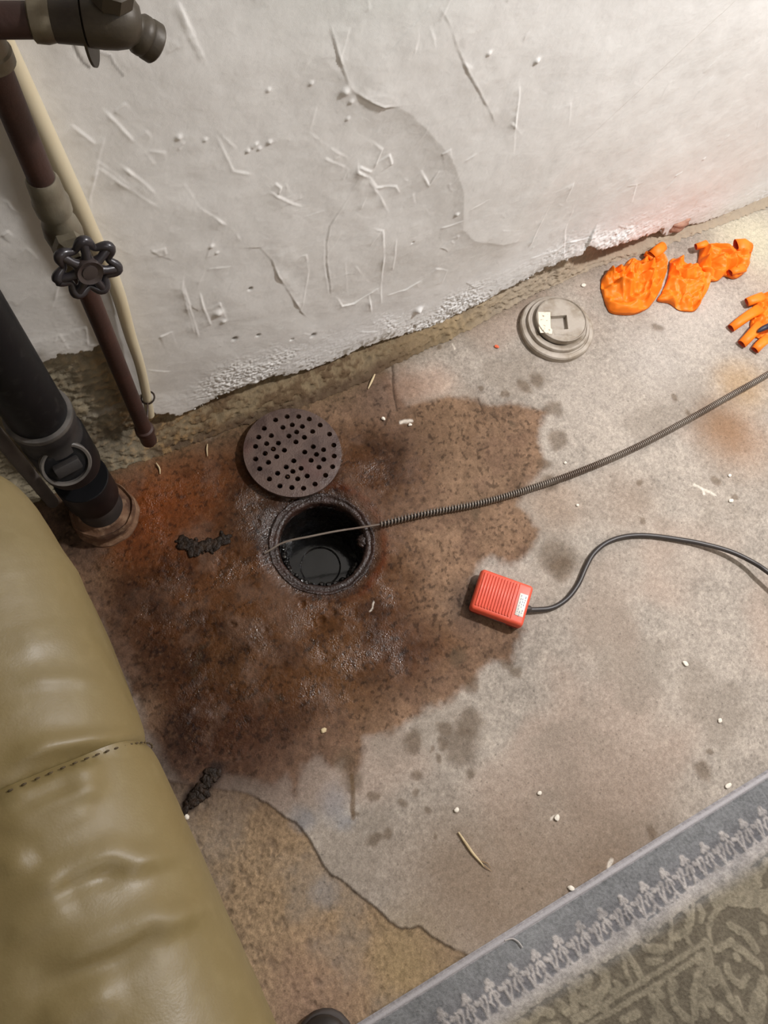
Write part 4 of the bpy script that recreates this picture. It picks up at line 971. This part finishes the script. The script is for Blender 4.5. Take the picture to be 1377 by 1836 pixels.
# right-hand balled glove
g3 = empty('rubber_glove', F(1295, 468), 'orange rubber glove scrunched with open finger ends, third from the clean-out along the wall', 'glove', GP)
crumple('scrunched_palm', [(835,240),(850,160),(870,75),(950,75),(1060,95),(1130,90),(1190,98),(1230,150),(1250,200),(1225,260),(1180,310),(1120,330),(1050,310),(1000,345),(930,345),(880,290)], .034,
        [([(880,80),(890,180),(860,270)],.012,.006),([(900,200),(930,250),(960,330)],-.010,.010),([(960,220),(1060,210),(1150,220)],.009,.006),([(1070,100),(1150,130),(1220,190)],-.009,.007),([(940,120),(1000,150),(980,200)],-.008,.008),([(1150,220),(1110,270),(1050,300)],-.010,.007),([(1120,250),(1200,290)],.006,.005)], M_GLOVE, g3, z4, seed=14.0, prof=.42)
gtube('finger', [z4(880, 100)+Vector((0, 0, .012)), z4(845, 112)+Vector((0, 0, .013)), z4(800, 118)+Vector((0, 0, .010))], [.010, .009, .0085], M_GLOVE, g3, .8)
gtube('finger', [z4(1170, 280)+Vector((0, 0, .008)), z4(1110, 300)+Vector((0, 0, .009)), z4(1075, 312)+Vector((0, 0, .006))], [.013, .011, .010], M_GLOVE, g3, .7)
gtube('cuff', [z4(1090, 130)+Vector((0, 0, .022)), z4(1160, 125)+Vector((0, 0, .020)), z4(1215, 130)+Vector((0, 0, .012))], [.016, .019, .018], M_GLOVE, g3, .55)
# spread glove at the frame's edge, fingers towards the room
g4 = empty('rubber_glove', F(1366, 575), 'orange rubber glove spread out with limp open fingers beside the steel cable', 'glove', GP)
z5 = lambda x, y, z=.012: F(1270+x/10.2, 500+y/10.2, z)
crumple('palm', [(860,440),(960,260),(1091,220),(1350,200),(1500,330),(1540,560),(1480,800),(1300,960),(1091,1150),(980,1060),(860,1000),(800,820),(840,600)], .020,
        [([(870,450),(880,620),(830,760)],.006,.004),([(900,500),(1050,560),(1250,560)],.006,.006),([(920,420),(1100,420)],-.006,.006),([(830,900),(960,900)],.006,.005)], M_GLOVE, g4, lambda x, y: z5(x, y), seed=21.0, prof=.45, fold=.003)
for pts, r in (([(1000,330,.016),(880,370,.018),(780,400,.016),(700,425,.013)], [.013,.0125,.012,.0115]), ([(930,560,.015),(760,660,.016),(580,780,.012),(415,900,.009)], [.014,.0125,.0115,.0105]),
               ([(950,850,.015),(850,960,.015),(730,1080,.013),(610,1190,.009)], [.014,.013,.012,.0115]), ([(1090,1080,.013),(1000,1160,.013),(920,1230,.011),(850,1300,.008)], [.012,.0115,.011,.0105])):
    gtube('finger', [z5(*p) for p in pts], r, M_GLOVE, g4, .62)
rod = tube('dark_rod', arc_resample(spline([z5(905, 970, .027), z5(960, 930, .029), z5(1060, 880, .034), z5(1200, 820, .044), z5(1500, 700, .062), z5(2000, 560, .050), z5(2800, 380, .012)], 90), 60), [.002, .005, .0065]+[.007]*57, mat('dark_blue_handle', srgb(44, 40, 56), .4, noise=[(30, 4, .4, srgb(66, 60, 74), .5, .75)]), None, 14)
tag(rod, 'dark blue rod end poking in over the spread orange glove', 'rod')

# ================================================================== SOFA
M_LEATHER = mat('olive_leather', srgb(114, 98, 60), .5, spec=.55, noise=[(5, 4, .5, srgb(108, 94, 60), .4, .7), (60, 4, .25, srgb(132, 118, 82), .5, .75), (1.6, 3, .5, srgb(116, 104, 74), .4, .7)], bump=[(520, .22, .0006), (90, .18, .0012), (14, .25, .006)], rough_noise=(18, .42, .56))
M_STITCH = mat('dark_stitch_thread', srgb(66, 52, 30), .8, noise=[(200, 2, .4, srgb(96, 80, 50), .45, .7)])
M_FOOT = mat('dark_wood_foot', srgb(52, 36, 26), .5, noise=[(30, 4, .5, srgb(76, 52, 36), .45, .7)])
sofa = empty('leather_sofa', (-.45, -.35, 0), 'olive leather sofa with a fat rolled back and a stitched seam across it', 'sofa')
RCX, RCZ, RA, RB = -.275, .738, .178, .124
SEAM = .112
def xr_scale(y):
    return np.interp(y, [-.9, -.15, .11, .20, .30, .333, .377, .407, .43, .46, .475], [.100, .093, .1, .101, .101, .107, .1135, .121, .130, .15, .19])
z7 = lambda x, y: tuple(F(x/1.862, 850+y/1.862, .855)[:2])
folds = [([(0,960),(60,955),(160,905),(260,880),(400,872),(480,890)], .0065, .011), ([(0,1120),(60,1080),(200,990),(330,960)], .0085, .013), ([(0,1220),(120,1120),(250,1062),(340,1040)], .0075, .014),
         ([(60,1260),(180,1170),(300,1110)], .003, .012), ([(0,1450),(110,1380),(210,1340),(330,1290),(420,1312),(540,1290),(600,1300)], .0062, .013), ([(100,1690),(250,1610),(400,1560),(470,1515),(530,1530),(620,1510),(700,1530)], .0085, .016),
         ([(30,690),(200,655),(300,665)], .0022, .010), ([(0,1330),(100,1280)], .004, .012), ([(120,1860),(300,1780),(420,1740)], .005, .02), ([(0,1560),(120,1500),(240,1440)], .004, .016), ([(0,560),(150,520),(260,530)], .0015, .02)]
valleys = [([(0,1060),(80,1040),(200,965),(320,925)], .0065, .010), ([(0,1170),(120,1085),(260,1020)], .004, .012), ([(150,1400),(260,1345),(360,1335),(430,1330)], .005, .010), ([(60,1740),(260,1650),(420,1590),(520,1560)], .006, .014)]
def roll_panel(name, ya, yb, n, end_lo, end_hi, tuck_lo, tuck_hi):
    ys = np.linspace(ya, yb, n); th = np.linspace(0, 2*np.pi, 161)
    Yg, T = np.meshgrid(ys, th, indexing='ij')
    xr = -xr_scale(Yg); shrink = np.ones_like(Yg)
    if end_hi: shrink *= np.power(np.clip(1-np.clip((Yg-(yb-.10))/.10, 0, 1)**2.6, 0.0004, 1), .42)
    if end_lo: shrink *= np.power(np.clip(1-np.clip(((ya+.08)-Yg)/.08, 0, 1)**2.6, 0.0004, 1), .42)
    ex = 2/2.35
    c_, s_ = np.cos(T), np.sin(T)
    ux_ = np.sign(c_)*np.abs(c_)**ex; uz = np.sign(s_)*np.abs(s_)**ex
    cxx = RCX+.5*(xr-(RCX+RA)); a_ = xr-cxx
    X_ = cxx+a_*ux_*shrink; Z_ = RCZ+RB*uz*shrink
    dn = np.zeros_like(Yg); up = sstep(-.2, .5, s_)
    for l, hh, wd in folds:
        d_, si_, t_ = seg_dist(X_+.006*fbm(X_, Yg, 18, 2, 80), Yg+.006*fbm(X_, Yg, 18, 2, 81), [z7(*p) for p in l])
        dn += up*hh*sstep(0, .3, t_+.02)*sstep(0, .3, 1.02-t_)*np.where(si_ > 0, np.exp(-(d_/wd)**2), np.exp(-(d_/(wd*.55))**2))
    for l, hh, wd in valleys:
        d_, si_, t_ = seg_dist(X_, Yg, [z7(*p) for p in l]); dn -= up*hh*sstep(0, .3, t_)*sstep(0, .3, 1-t_)*np.exp(-(d_/wd)**2)
    dn += .010*fbm(X_+Z_, Yg, 4, 3, 82)+.0016*fbm(X_+Z_, Yg, 30, 3, 83)
    if tuck_lo: dn -= .007*np.exp(-(Yg-ya)/.006)
    if tuck_hi: dn -= .006*np.exp(-(yb-Yg)/.007)
    X_ += dn*ux_; Z_ += dn*uz
    return grid_mesh(name, np.stack([X_, Yg, Z_], -1).reshape(-1, 3), n, 161, M_LEATHER, sofa)
roll_panel('leather_panel', SEAM, .475, 150, False, True, True, False)
roll_panel('leather_panel', -.95, SEAM, 260, True, False, False, True)
# stitches run along the near side of the seam
bm = bmesh.new(); th = np.linspace(math.radians(-60), math.radians(190), 400); arcs = []
xr0 = -float(xr_scale(SEAM+.006)); cxx = RCX+.5*(xr0-(RCX+RA)); a0 = xr0-cxx; ex = 2/2.35
for t in th: arcs.append(Vector((cxx+a0*np.sign(math.cos(t))*abs(math.cos(t))**ex, SEAM-.0045, RCZ+RB*np.sign(math.sin(t))*abs(math.sin(t))**ex)))
na_ = 66; st_p = arc_resample(arcs, na_*2+1)
for i in range(na_):
    a, b = st_p[2*i], st_p[2*i+1]; m_ = (a+b)/2; t = (b-a).normalized(); nrm = Vector((m_.x-RCX, 0, m_.z-RCZ)).normalized()
    Mr = Matrix((Vector((t.x, 0, nrm.x)), Vector((0, 1, 0)), Vector((t.z, 0, nrm.z)))).to_4x4()
    bmesh.ops.create_icosphere(bm, subdivisions=1, radius=1, matrix=Matrix.Translation(m_-nrm*.0005)@Mr@Matrix.Diagonal(((b-a).length*.5, .0010, .0013, 1)))
so = from_bm('stitching', bm, M_STITCH, sofa); so['kind'] = 'stuff'; so['label'] = 'dark stitching across the roll'
# back panel beneath the roll
ys = np.linspace(-.92, .455, 120); th = np.linspace(0, 2*np.pi, 97); Yg, T = np.meshgrid(ys, th, indexing='ij')
c_, s_ = np.cos(T), np.sin(T); ex = 2/6.0
sh = np.power(np.clip(1-np.clip((Yg-.385)/.07, 0, 1)**2.6, .0004, 1), .4)
bul = .014*np.exp(-((Yg-.29)/.12)**2)
Z_ = .35+.295*np.sign(s_)*np.abs(s_)**ex*(.6+.4*sh); xre = -.1335*(1.5-Z_)-.008+bul; mid = (xre-.478)/2; hw_ = (xre+.478)/2
X_ = mid+hw_*np.sign(c_)*np.abs(c_)**ex*sh+.003*fbm(Yg, s_, 6, 3, 90)
grid_mesh('back_panel', np.stack([X_, Yg, Z_], -1).reshape(-1, 3), 120, 97, M_LEATHER, sofa)
bm = box_bm(.72, .88, .20, .05, 5); place_bm(bm, Matrix.Translation((-.83, .0, .36))); from_bm('seat_cushion', bm, M_LEATHER, sofa)
bm = box_bm(.72, .88, .20, .05, 5); place_bm(bm, Matrix.Translation((-.83, -.46-.02, .36)))
bmesh.ops.scale(bm, vec=(1, .5, 1), space=Matrix.Translation((0, .92, 0)), verts=bm.verts); from_bm('seat_cushion', bm, M_LEATHER, sofa)
bm = box_bm(.74, 1.34, .20, .03, 4); place_bm(bm, Matrix.Translation((-.82, -.24, .17))); from_bm('seat_base', bm, M_LEATHER, sofa)
for x in (-.26, -1.1):
    for y in (-.82, .33): lathe('foot', [(.022, 0), (.030, .055), (.03, .08)], (x, y, 0), (0, 0, 1), M_FOOT, sofa, 20)

# ================================================================== RUG
A_, B_ = F(650, 1836, .004), F(1377, 1385, .004)
slope = (B_.y-A_.y)/(B_.x-A_.x)
ru = np.concatenate([np.arange(-.19, 1.20, .0019), np.arange(1.20, 2.3, .02)]); rv = np.concatenate([np.array([-.004, -.0035, -.0025]), np.arange(-.0015, .42, .0019), np.arange(.42, 1.0, .02)])
RU, RV = np.meshgrid(ru, rv, indexing='ij')
RX = RU; RY = A_.y+slope*(RU-A_.x)-RV
fz = fbm(RX, RY, 300, 2, 91); fm = fbm(RX, RY, 60, 3, 92); fb = fbm(RX, RY, 5, 3, 93)
jx_ = .0030*fm+.0022*fz; jy_ = .0030*fbm(RX, RY, 70, 3, 94)+.0020*fbm(RX, RY, 280, 2, 95)
light = np.zeros_like(RU)
def stroke(d_, r_, s_=.0018): 
    global light; light = np.maximum(light, 1-sstep(r_-s_, r_+s_, d_))
PER = .0480; MS = .0480/.0435; U0 = F(640+870/1.868, 1350+465/1.868).x
Ul = (RU-U0+1.3*jx_+PER/2) % PER-PER/2; Vl = RV+jy_
par_ = np.floor((RU-U0+PER/2)/PER)
for du in (-PER, 0, PER):
    for l, r_ in (([(0,.046),(0,.052)],.0042), ([(-.005,.053),(-.006,.056)],.0028), ([(.005,.053),(.006,.056)],.0028), ([(0,.052),(.001,.070),(.002,.088)],.0018),
                  ([(0,.062),(-.005,.066),(-.007,.074)],.0018), ([(0,.062),(.005,.067),(.006,.075)],.0018), ([(.002,.086),(.006,.097),(.014,.101),(.021,.098)],.0024), ([(.021,.098),(.028,.095),(.036,.098),(.0455,.086)],.0022),
                  ([(.013,.064),(.017,.066),(.019,.076),(.021,.098)],.0019), ([(.027,.063),(.029,.070),(.025,.082),(.021,.098)],.0019), ([(.012,.065),(.013,.067)],.0034), ([(.028,.062),(.029,.064)],.0032), ([(.021,.062),(.021,.070)],.0022), ([(.034,.074),(.036,.084)],.0018)):
        d_, _, _ = seg_dist(Ul, Vl, [(a*MS+du, b) for a, b in l]); stroke(d_, r_*1.25, .0014)
z9 = lambda x, y: tuple(F(1000+x/3.6525, 1380+y/3.6525, .008)[:2])
JX_, JY_ = RX+1.4*jx_, RY+1.4*jy_
ST = [([(0,1380),(430,1150),(700,960),(960,760),(1377,490),(1900,140)],34),
      ([(1040,850),(1130,770),(1220,740),(1290,690)],48), ([(1080,830),(1200,840),(1377,850),(1500,800)],55), ([(1377,880),(1600,820)],60),
      ([(1000,1150),(990,1060),(1005,980),(1050,910),(1120,880)],18), ([(1130,1020),(1230,1080),(1270,1130),(1300,1180)],24), ([(1150,1150),(1230,1200),(1330,1290)],22), ([(1040,1180),(1090,1150),(1140,1130)],22),
      ([(1110,1290),(1120,1340),(1160,1390),(1210,1410),(1240,1360)],22), ([(1170,1220),(1185,1245)],20), ([(1340,1030),(1350,1060)],26), ([(970,1130),(990,1200),(1000,1270)],22), ([(930,1240),(990,1300),(1010,1380)],38),
      ([(150,1710),(270,1640),(620,1430),(960,1210)],15), ([(240,1590),(350,1510),(720,1290),(970,1130)],14),
      ([(1040,1310),(1100,1450),(1170,1560),(1260,1650)],22), ([(930,1320),(890,1450),(900,1620)],24), ([(940,1400),(1000,1530)],28), ([(930,1500),(970,1610)],26), ([(1060,1560),(1120,1620)],28), ([(750,1400),(760,1430)],28),
      ([(740,1450),(780,1570),(870,1650)],22), ([(620,1500),(690,1610)],30), ([(640,1650),(720,1640)],34), ([(1320,1500),(1290,1650)],50), ([(1350,1380),(1320,1500)],30),
      ([(820,880),(865,960),(850,1060),(780,1100)],24), ([(740,950),(745,1170)],17), ([(840,1100),(880,1180)],15), ([(930,900),(950,940),(940,990)],20), ([(890,880),(880,1010)],15),
      ([(550,990),(590,1100),(640,1070)],20), ([(580,1170),(700,1180)],28), ([(480,1050),(540,1140)],20), ([(420,1190),(450,1330),(490,1430)],14), ([(450,1200),(520,1300),(560,1390)],20), ([(590,1260),(680,1250)],18),
      ([(200,1370),(180,1470),(250,1500),(320,1420),(310,1340),(240,1290)],28), ([(90,1440),(110,1560)],25), ([(150,1500),(310,1570)],26), ([(110,1640),(200,1600)],28), ([(40,1340),(130,1400)],30), ([(0,1530),(60,1580)],26),
      ([(-330,1640),(-200,1530),(0,1400)],34), ([(-700,1860),(-330,1640)],34), ([(-190,1690),(-120,1580),(-40,1600)],24), ([(-100,1700),(0,1680),(60,1740)],24), ([(-330,1720),(-260,1800),(-200,1760)],24), ([(380,1400),(420,1440),(360,1460)],20),
      ([(430,1640),(520,1600)],22), ([(300,1760),(430,1700),(520,1720)],26), ([(1180,1500),(1200,1560)],16), ([(650,1440),(680,1480)],20)]
pxm = .00108/3.6525*1.02
for off in (0, -.52, .52):
    for l, r_ in ST:
        q = [(a+off, b-slope*(-off)) for a, b in (z9(*p) for p in l)]
        xs = [p[0] for p in q]
        i0, i1 = np.searchsorted(ru, [min(xs)-.05, max(xs)+.05])
        if i1-i0 < 2: continue
        d_, _, _ = seg_dist(JX_[i0:i1], JY_[i0:i1], q)
        light[i0:i1] = np.maximum(light[i0:i1], 1-sstep(r_*pxm-.0016, r_*pxm+.0016, d_))
far = RV > .40; light = np.where(far, sstep(.0, .08, fbm(RX, RY, 16, 2, 97)), light)
bindm = 1-sstep(.0075, .0095, RV)
field = sstep(.095, .14, RV+.02*fb)
rc = np.ones(RU.shape+(3,))*srgb(130, 131, 132); rc = mixc(rc, srgb(110, 102, 88), field); 
rc = mixc(rc, srgb(104, 100, 104), .6*np.exp(-((RV-.075)/.03)**2))
lt = mixc(np.ones(RU.shape+(3,))*srgb(176, 170, 166), srgb(150, 141, 122), field)
lw_ = (light*(.88-.18*field)*(1+.8*fm))[..., None]; rc = rc*(1-lw_)+lt*lw_
rc = mixc(rc, srgb(168, 164, 166), bindm)
rc *= (1+.55*fz+.3*fm+.45*fb)[..., None]
rz_ = .0065+.0014*light+.0016*fz+.0006*fm
bz_ = .0035+.0045*np.sqrt(np.clip(1-((RV-.004)/.0085)**2, 0, 1))
rz_ = np.where(RV < .0095, np.maximum(bz_, .0003), rz_); rz_ = np.where(RV < -.003, .0002, rz_)
rug = grid_mesh('area_rug', np.stack([RX, RY, rz_], -1).reshape(-1, 3), len(ru), len(rv), mat('faded_rug_pile', attr='Col', rough=.95, spec=.1, noise=[(700, 2, .35, 'dark', .45, .75)], bump=[(600, .6, .0015), (1500, .5, .001)]), None, attrs={'Col': np.clip(rc, .01, .9)})
tag(rug, 'faded grey and beige area rug with a scrolled floral border', 'rug')
bp = [Vector((u, A_.y+slope*(u-A_.x)-.0035, .0052)) for u in np.linspace(-.19, 2.28, 90)]
v, f = tube_pts(bp, [.0048]*90, 10)
bd = pydata('edge_binding', v, f, mat('grey_binding', srgb(172, 168, 170), .9, noise=[(300, 3, .4, srgb(140, 136, 138), .45, .7)], bump=[(500, .5, .001)]), rug); bd['label'] = 'pale grey bound edge'
# loose thread lying on the rug
th_ = [F(640+x/1.868, 1350+y/1.868, .0105) for x, y in [(495,628),(520,622),(540,632),(555,652)]]
tag(tube('loose_thread', arc_resample(spline(th_, 30), 24), .0011, mat('pale_thread', srgb(186, 180, 176), .9, noise=[(200, 2, .3, srgb(160, 154, 150), .4, .7)]), None, 6), 'short pale curled thread lying on the grey border of the rug', 'thread')

# ================================================================== SMALL THINGS ON THE FLOOR
def chip(p, r, label, m=M_CHIP, flat=.45, sx=1.0, rot=0.0, seed=0, name='plaster_chip', cat='chip', group='loose plaster chips on the floor'):
    bm = bmesh.new(); bmesh.ops.create_icosphere(bm, subdivisions=2, radius=1); rk = random.Random(seed)
    dirs = [Vector((rk.gauss(0, 1), rk.gauss(0, 1), rk.gauss(0, 1))).normalized() for _ in range(7)]; cut = [rk.uniform(.62, .92) for _ in dirs]
    for v in bm.verts:
        for d_, c_ in zip(dirs, cut):
            e_ = v.co.dot(d_)
            if e_ > c_: v.co -= d_*(e_-c_)
    M_ = Matrix.Rotation(rot, 4, 'Z')@Matrix.Diagonal((r*sx, r, r*flat, 1)); place_bm(bm, M_)
    o = from_bm(name, bm, m, None, smooth=False); o.location = (p.x, p.y, r*flat*.7+.0006)
    return tag(o, label, cat, group)
chip(F(1228, 1190), .0052, 'white plaster chip on bare concrete right of the foot pedal, below its cord', sx=1.4, rot=-1.0, seed=1)
chip(F(1290, 1292), .0045, 'small pale chip on bare concrete midway between pedal cord and rug', sx=1.3, seed=2)
chip(F(1305, 1408), .0048, 'white oval chip on the concrete just above the rug edge', sx=1.9, rot=.1, seed=3, flat=.5)
chip(F(967, 1422), .0038, 'tiny pale chip on the concrete, upper of the three between drip and rug', sx=1.3, seed=4)
chip(F(818, 1452), .0048, 'white chip above the straw, nearest to the drips of the stain', sx=1.1, seed=5)
chip(F(998, 1466), .0060, 'larger off-white chip right of the straw on the concrete', sx=1.0, rot=.4, seed=6)
chip(F(1023, 1592), .0050, 'pale chip touching the binding of the rug', sx=1.5, rot=-.7, seed=7)
chip(F(1035, 906), .0038, 'round white chip on the concrete just below the steel cable', seed=8)
chip(F(1013, 830), .0036, 'white chip on the concrete just above the steel cable', seed=9)
chip(F(687, 752), .0056, 'white chip on the stain between the grate and the wall', sx=.8, seed=10, flat=.6)
chip(F(735, 762), .0042, 'pale chip beside a chalky scuff on the stain right of the grate', sx=1.2, seed=11)
chip(F(335, 1464), .0060, 'white chip beside the sofa at the end of the black smear', sx=.8, seed=12, flat=.6)
chip(F(1310, 898), .0050, 'flat white flake beside the dark specks under the steel cable', sx=1.3, seed=13)
chip(F(1308, 853), .0040, 'small white flake just below the steel cable on the right', sx=1.2, seed=14)
chip(F(580, 1310), .0050, 'beige chip stuck on the wet stain below the drain', m=M_STRAW, sx=1.5, seed=15)
chip(F(1046, 512), .0050, 'white chip on the floor between the clean-out plug and the wall', sx=1.4, seed=17)
chip(F(890, 622), .0045, 'small orange rubber scrap on the floor left of the clean-out plug', m=mat('orange_scrap', srgb(226, 104, 64), .6, noise=[(90, 3, .4, srgb(190, 76, 40), .45, .7)]), sx=1.5, rot=-.9, seed=18, name='rubber_scrap', cat='scrap', group='rubber scraps')
def stick(name, pts, r, m, label, cat, z=.0025):
    p3 = [F(x, y, z) for x, y in pts]; n = 18; rs_ = [r*(.35+.65*math.sin(math.pi*min(1, .12+.86*i/(n-1)))) for i in range(n)]
    return tag(tube(name, arc_resample(spline(p3, 60), n), rs_, m, None, 8), label, cat)
tw = stick('straw_twig', [(822, 1492), (834, 1510), (848, 1530), (862, 1546), (868, 1554)], .0026, M_STRAW, 'thin dry straw twig on the concrete above the rug edge', 'twig')
fr_ = [F(860, 1545, .0025), F(872, 1556, .003), F(882, 1562, .002)]; tube('split_end', fr_, [.0012, .001, .0005], M_TWIG, tw, 6); tube('split_end', [F(860, 1543, .0025), F(874, 1548, .003), F(880, 1556, .002)], [.001, .0008, .0004], M_TWIG, tw, 6)
stick('straw_splinter', [(672, 671), (667, 682), (660, 697)], .0026, M_STRAW, 'pale splinter lying on the stain near the wall foot, above the grate', 'splinter')
stick('straw_splinter', [(372, 796), (371, 806), (372, 818)], .0014, M_STRAW, 'hair-thin straw on the stain left of the grate near the wall', 'splinter')
stick('straw_splinter', [(280, 830), (286, 840), (287, 850)], .0018, M_STRAW, 'short straw bit on the rust-orange stain near the iron pipe foot', 'splinter')
def clump(name, pts, r, label, seed, group=None):
    """a flattened, lumpy smear of sludge"""
    bm = bmesh.new(); rk = random.Random(seed)
    line = arc_resample([F(x, y, 0) for x, y in pts], 26)
    for p in line:
        for _ in range(4):
            rr_ = r*rk.uniform(.35, 1.25)
            M_ = Matrix.Translation((p.x+rk.gauss(0, r*.7), p.y+rk.gauss(0, r*.7), rr_*.15))@Matrix.Rotation(rk.uniform(0, 3), 4, 'Z')@Matrix.Diagonal((1.5, .8, .24, 1))
            bmesh.ops.create_icosphere(bm, subdivisions=2, radius=rr_, matrix=M_)
    for v in bm.verts: v.co += Vector((rk.gauss(0, 1), rk.gauss(0, 1), rk.gauss(0, .6)))*.0006
    o = from_bm(name, bm, mat(name+'_slime', srgb(34, 25, 18), .55, spec=.25, bump=[(200, .8, .003)], noise=[(80, 3, .6, srgb(62, 46, 34), .45, .7)]), None)
    return tag(o, label, 'sludge', group)
clump('sludge_clump', [(326, 972), (345, 978), (362, 985), (378, 976), (392, 968), (402, 962)], .0070, 'black wet sludge clump on the stain left of the drain', 4)
clump('sludge_smear', [(388, 1384), (372, 1400), (362, 1418), (348, 1432), (336, 1444)], .0058, 'dark sludge smear at the stain edge beside the sofa', 6)

# ================================================================== SHOE
M_SHOE = mat('dark_shoe_leather', srgb(40, 36, 34), .5, noise=[(30, 4, .4, srgb(58, 52, 48), .45, .7)], bump=[(300, .2, .0006)])
M_SOLE = mat('shoe_sole_rubber', srgb(62, 54, 50), .7, noise=[(40, 4, .4, srgb(44, 38, 36), .45, .7)])
tp = F(560, 1817, .02); SHX, SHY = tp.x, tp.y
shoe = empty('shoe', (SHX, SHY-.14, .0), 'rounded toe of a dark shoe at the rug corner beside the sofa', 'shoe')
def loft(name, secs, m, parent):
    n = 28; v = []; f = []
    for (y, hw, z0, z1, xo) in secs:
        for k in range(n):
            a = 2*math.pi*k/n; c_, s_ = math.cos(a), math.sin(a); ex = .75
            v.append((SHX+xo+hw*math.copysign(abs(c_)**ex, c_), SHY+y, (z0+z1)/2+(z1-z0)/2*math.copysign(abs(s_)**ex, s_)))
    for i in range(len(secs)-1):
        for k in range(n): f.append((i*n+k, i*n+(k+1) % n, (i+1)*n+(k+1) % n, (i+1)*n+k))
    f.append(tuple(range(n))[::-1]); f.append(tuple(range((len(secs)-1)*n, len(secs)*n)))
    return pydata(name, v, f, m, parent)
outl = [(.0, .006), (-.003, .018), (-.010, .030), (-.022, .040), (-.04, .046), (-.08, .048), (-.12, .045), (-.17, .037), (-.22, .034), (-.255, .032), (-.275, .022), (-.282, .006)]
loft('sole', [(y, hw+.003, .0105, .031, 0) for y, hw in outl], M_SOLE, shoe)
top = [.034, .042, .052, .058, .062, .070, .085, .098, .10, .10, .095, .08]
loft('shoe_upper', [(y-.003, max(.004, hw-.003), .026, t, 0) for (y, hw), t in zip(outl, top)], M_SHOE, shoe)
lathe('ankle_opening', [(.026, 0), (.032, .002), (.034, .008), (.030, .012), (.026, .008), (.024, -.01)], (SHX, SHY-.20, .094), (0, .1, 1), M_SHOE, shoe, 28, caps=False)
for i in range(4): tube('lace', [(SHX-.02, SHY-.085-.018*i, .072+.005*i), (SHX, SHY-.085-.018*i, .079+.006*i), (SHX+.02, SHY-.085-.018*i, .072+.005*i)], .0022, M_SOLE, shoe, 8)
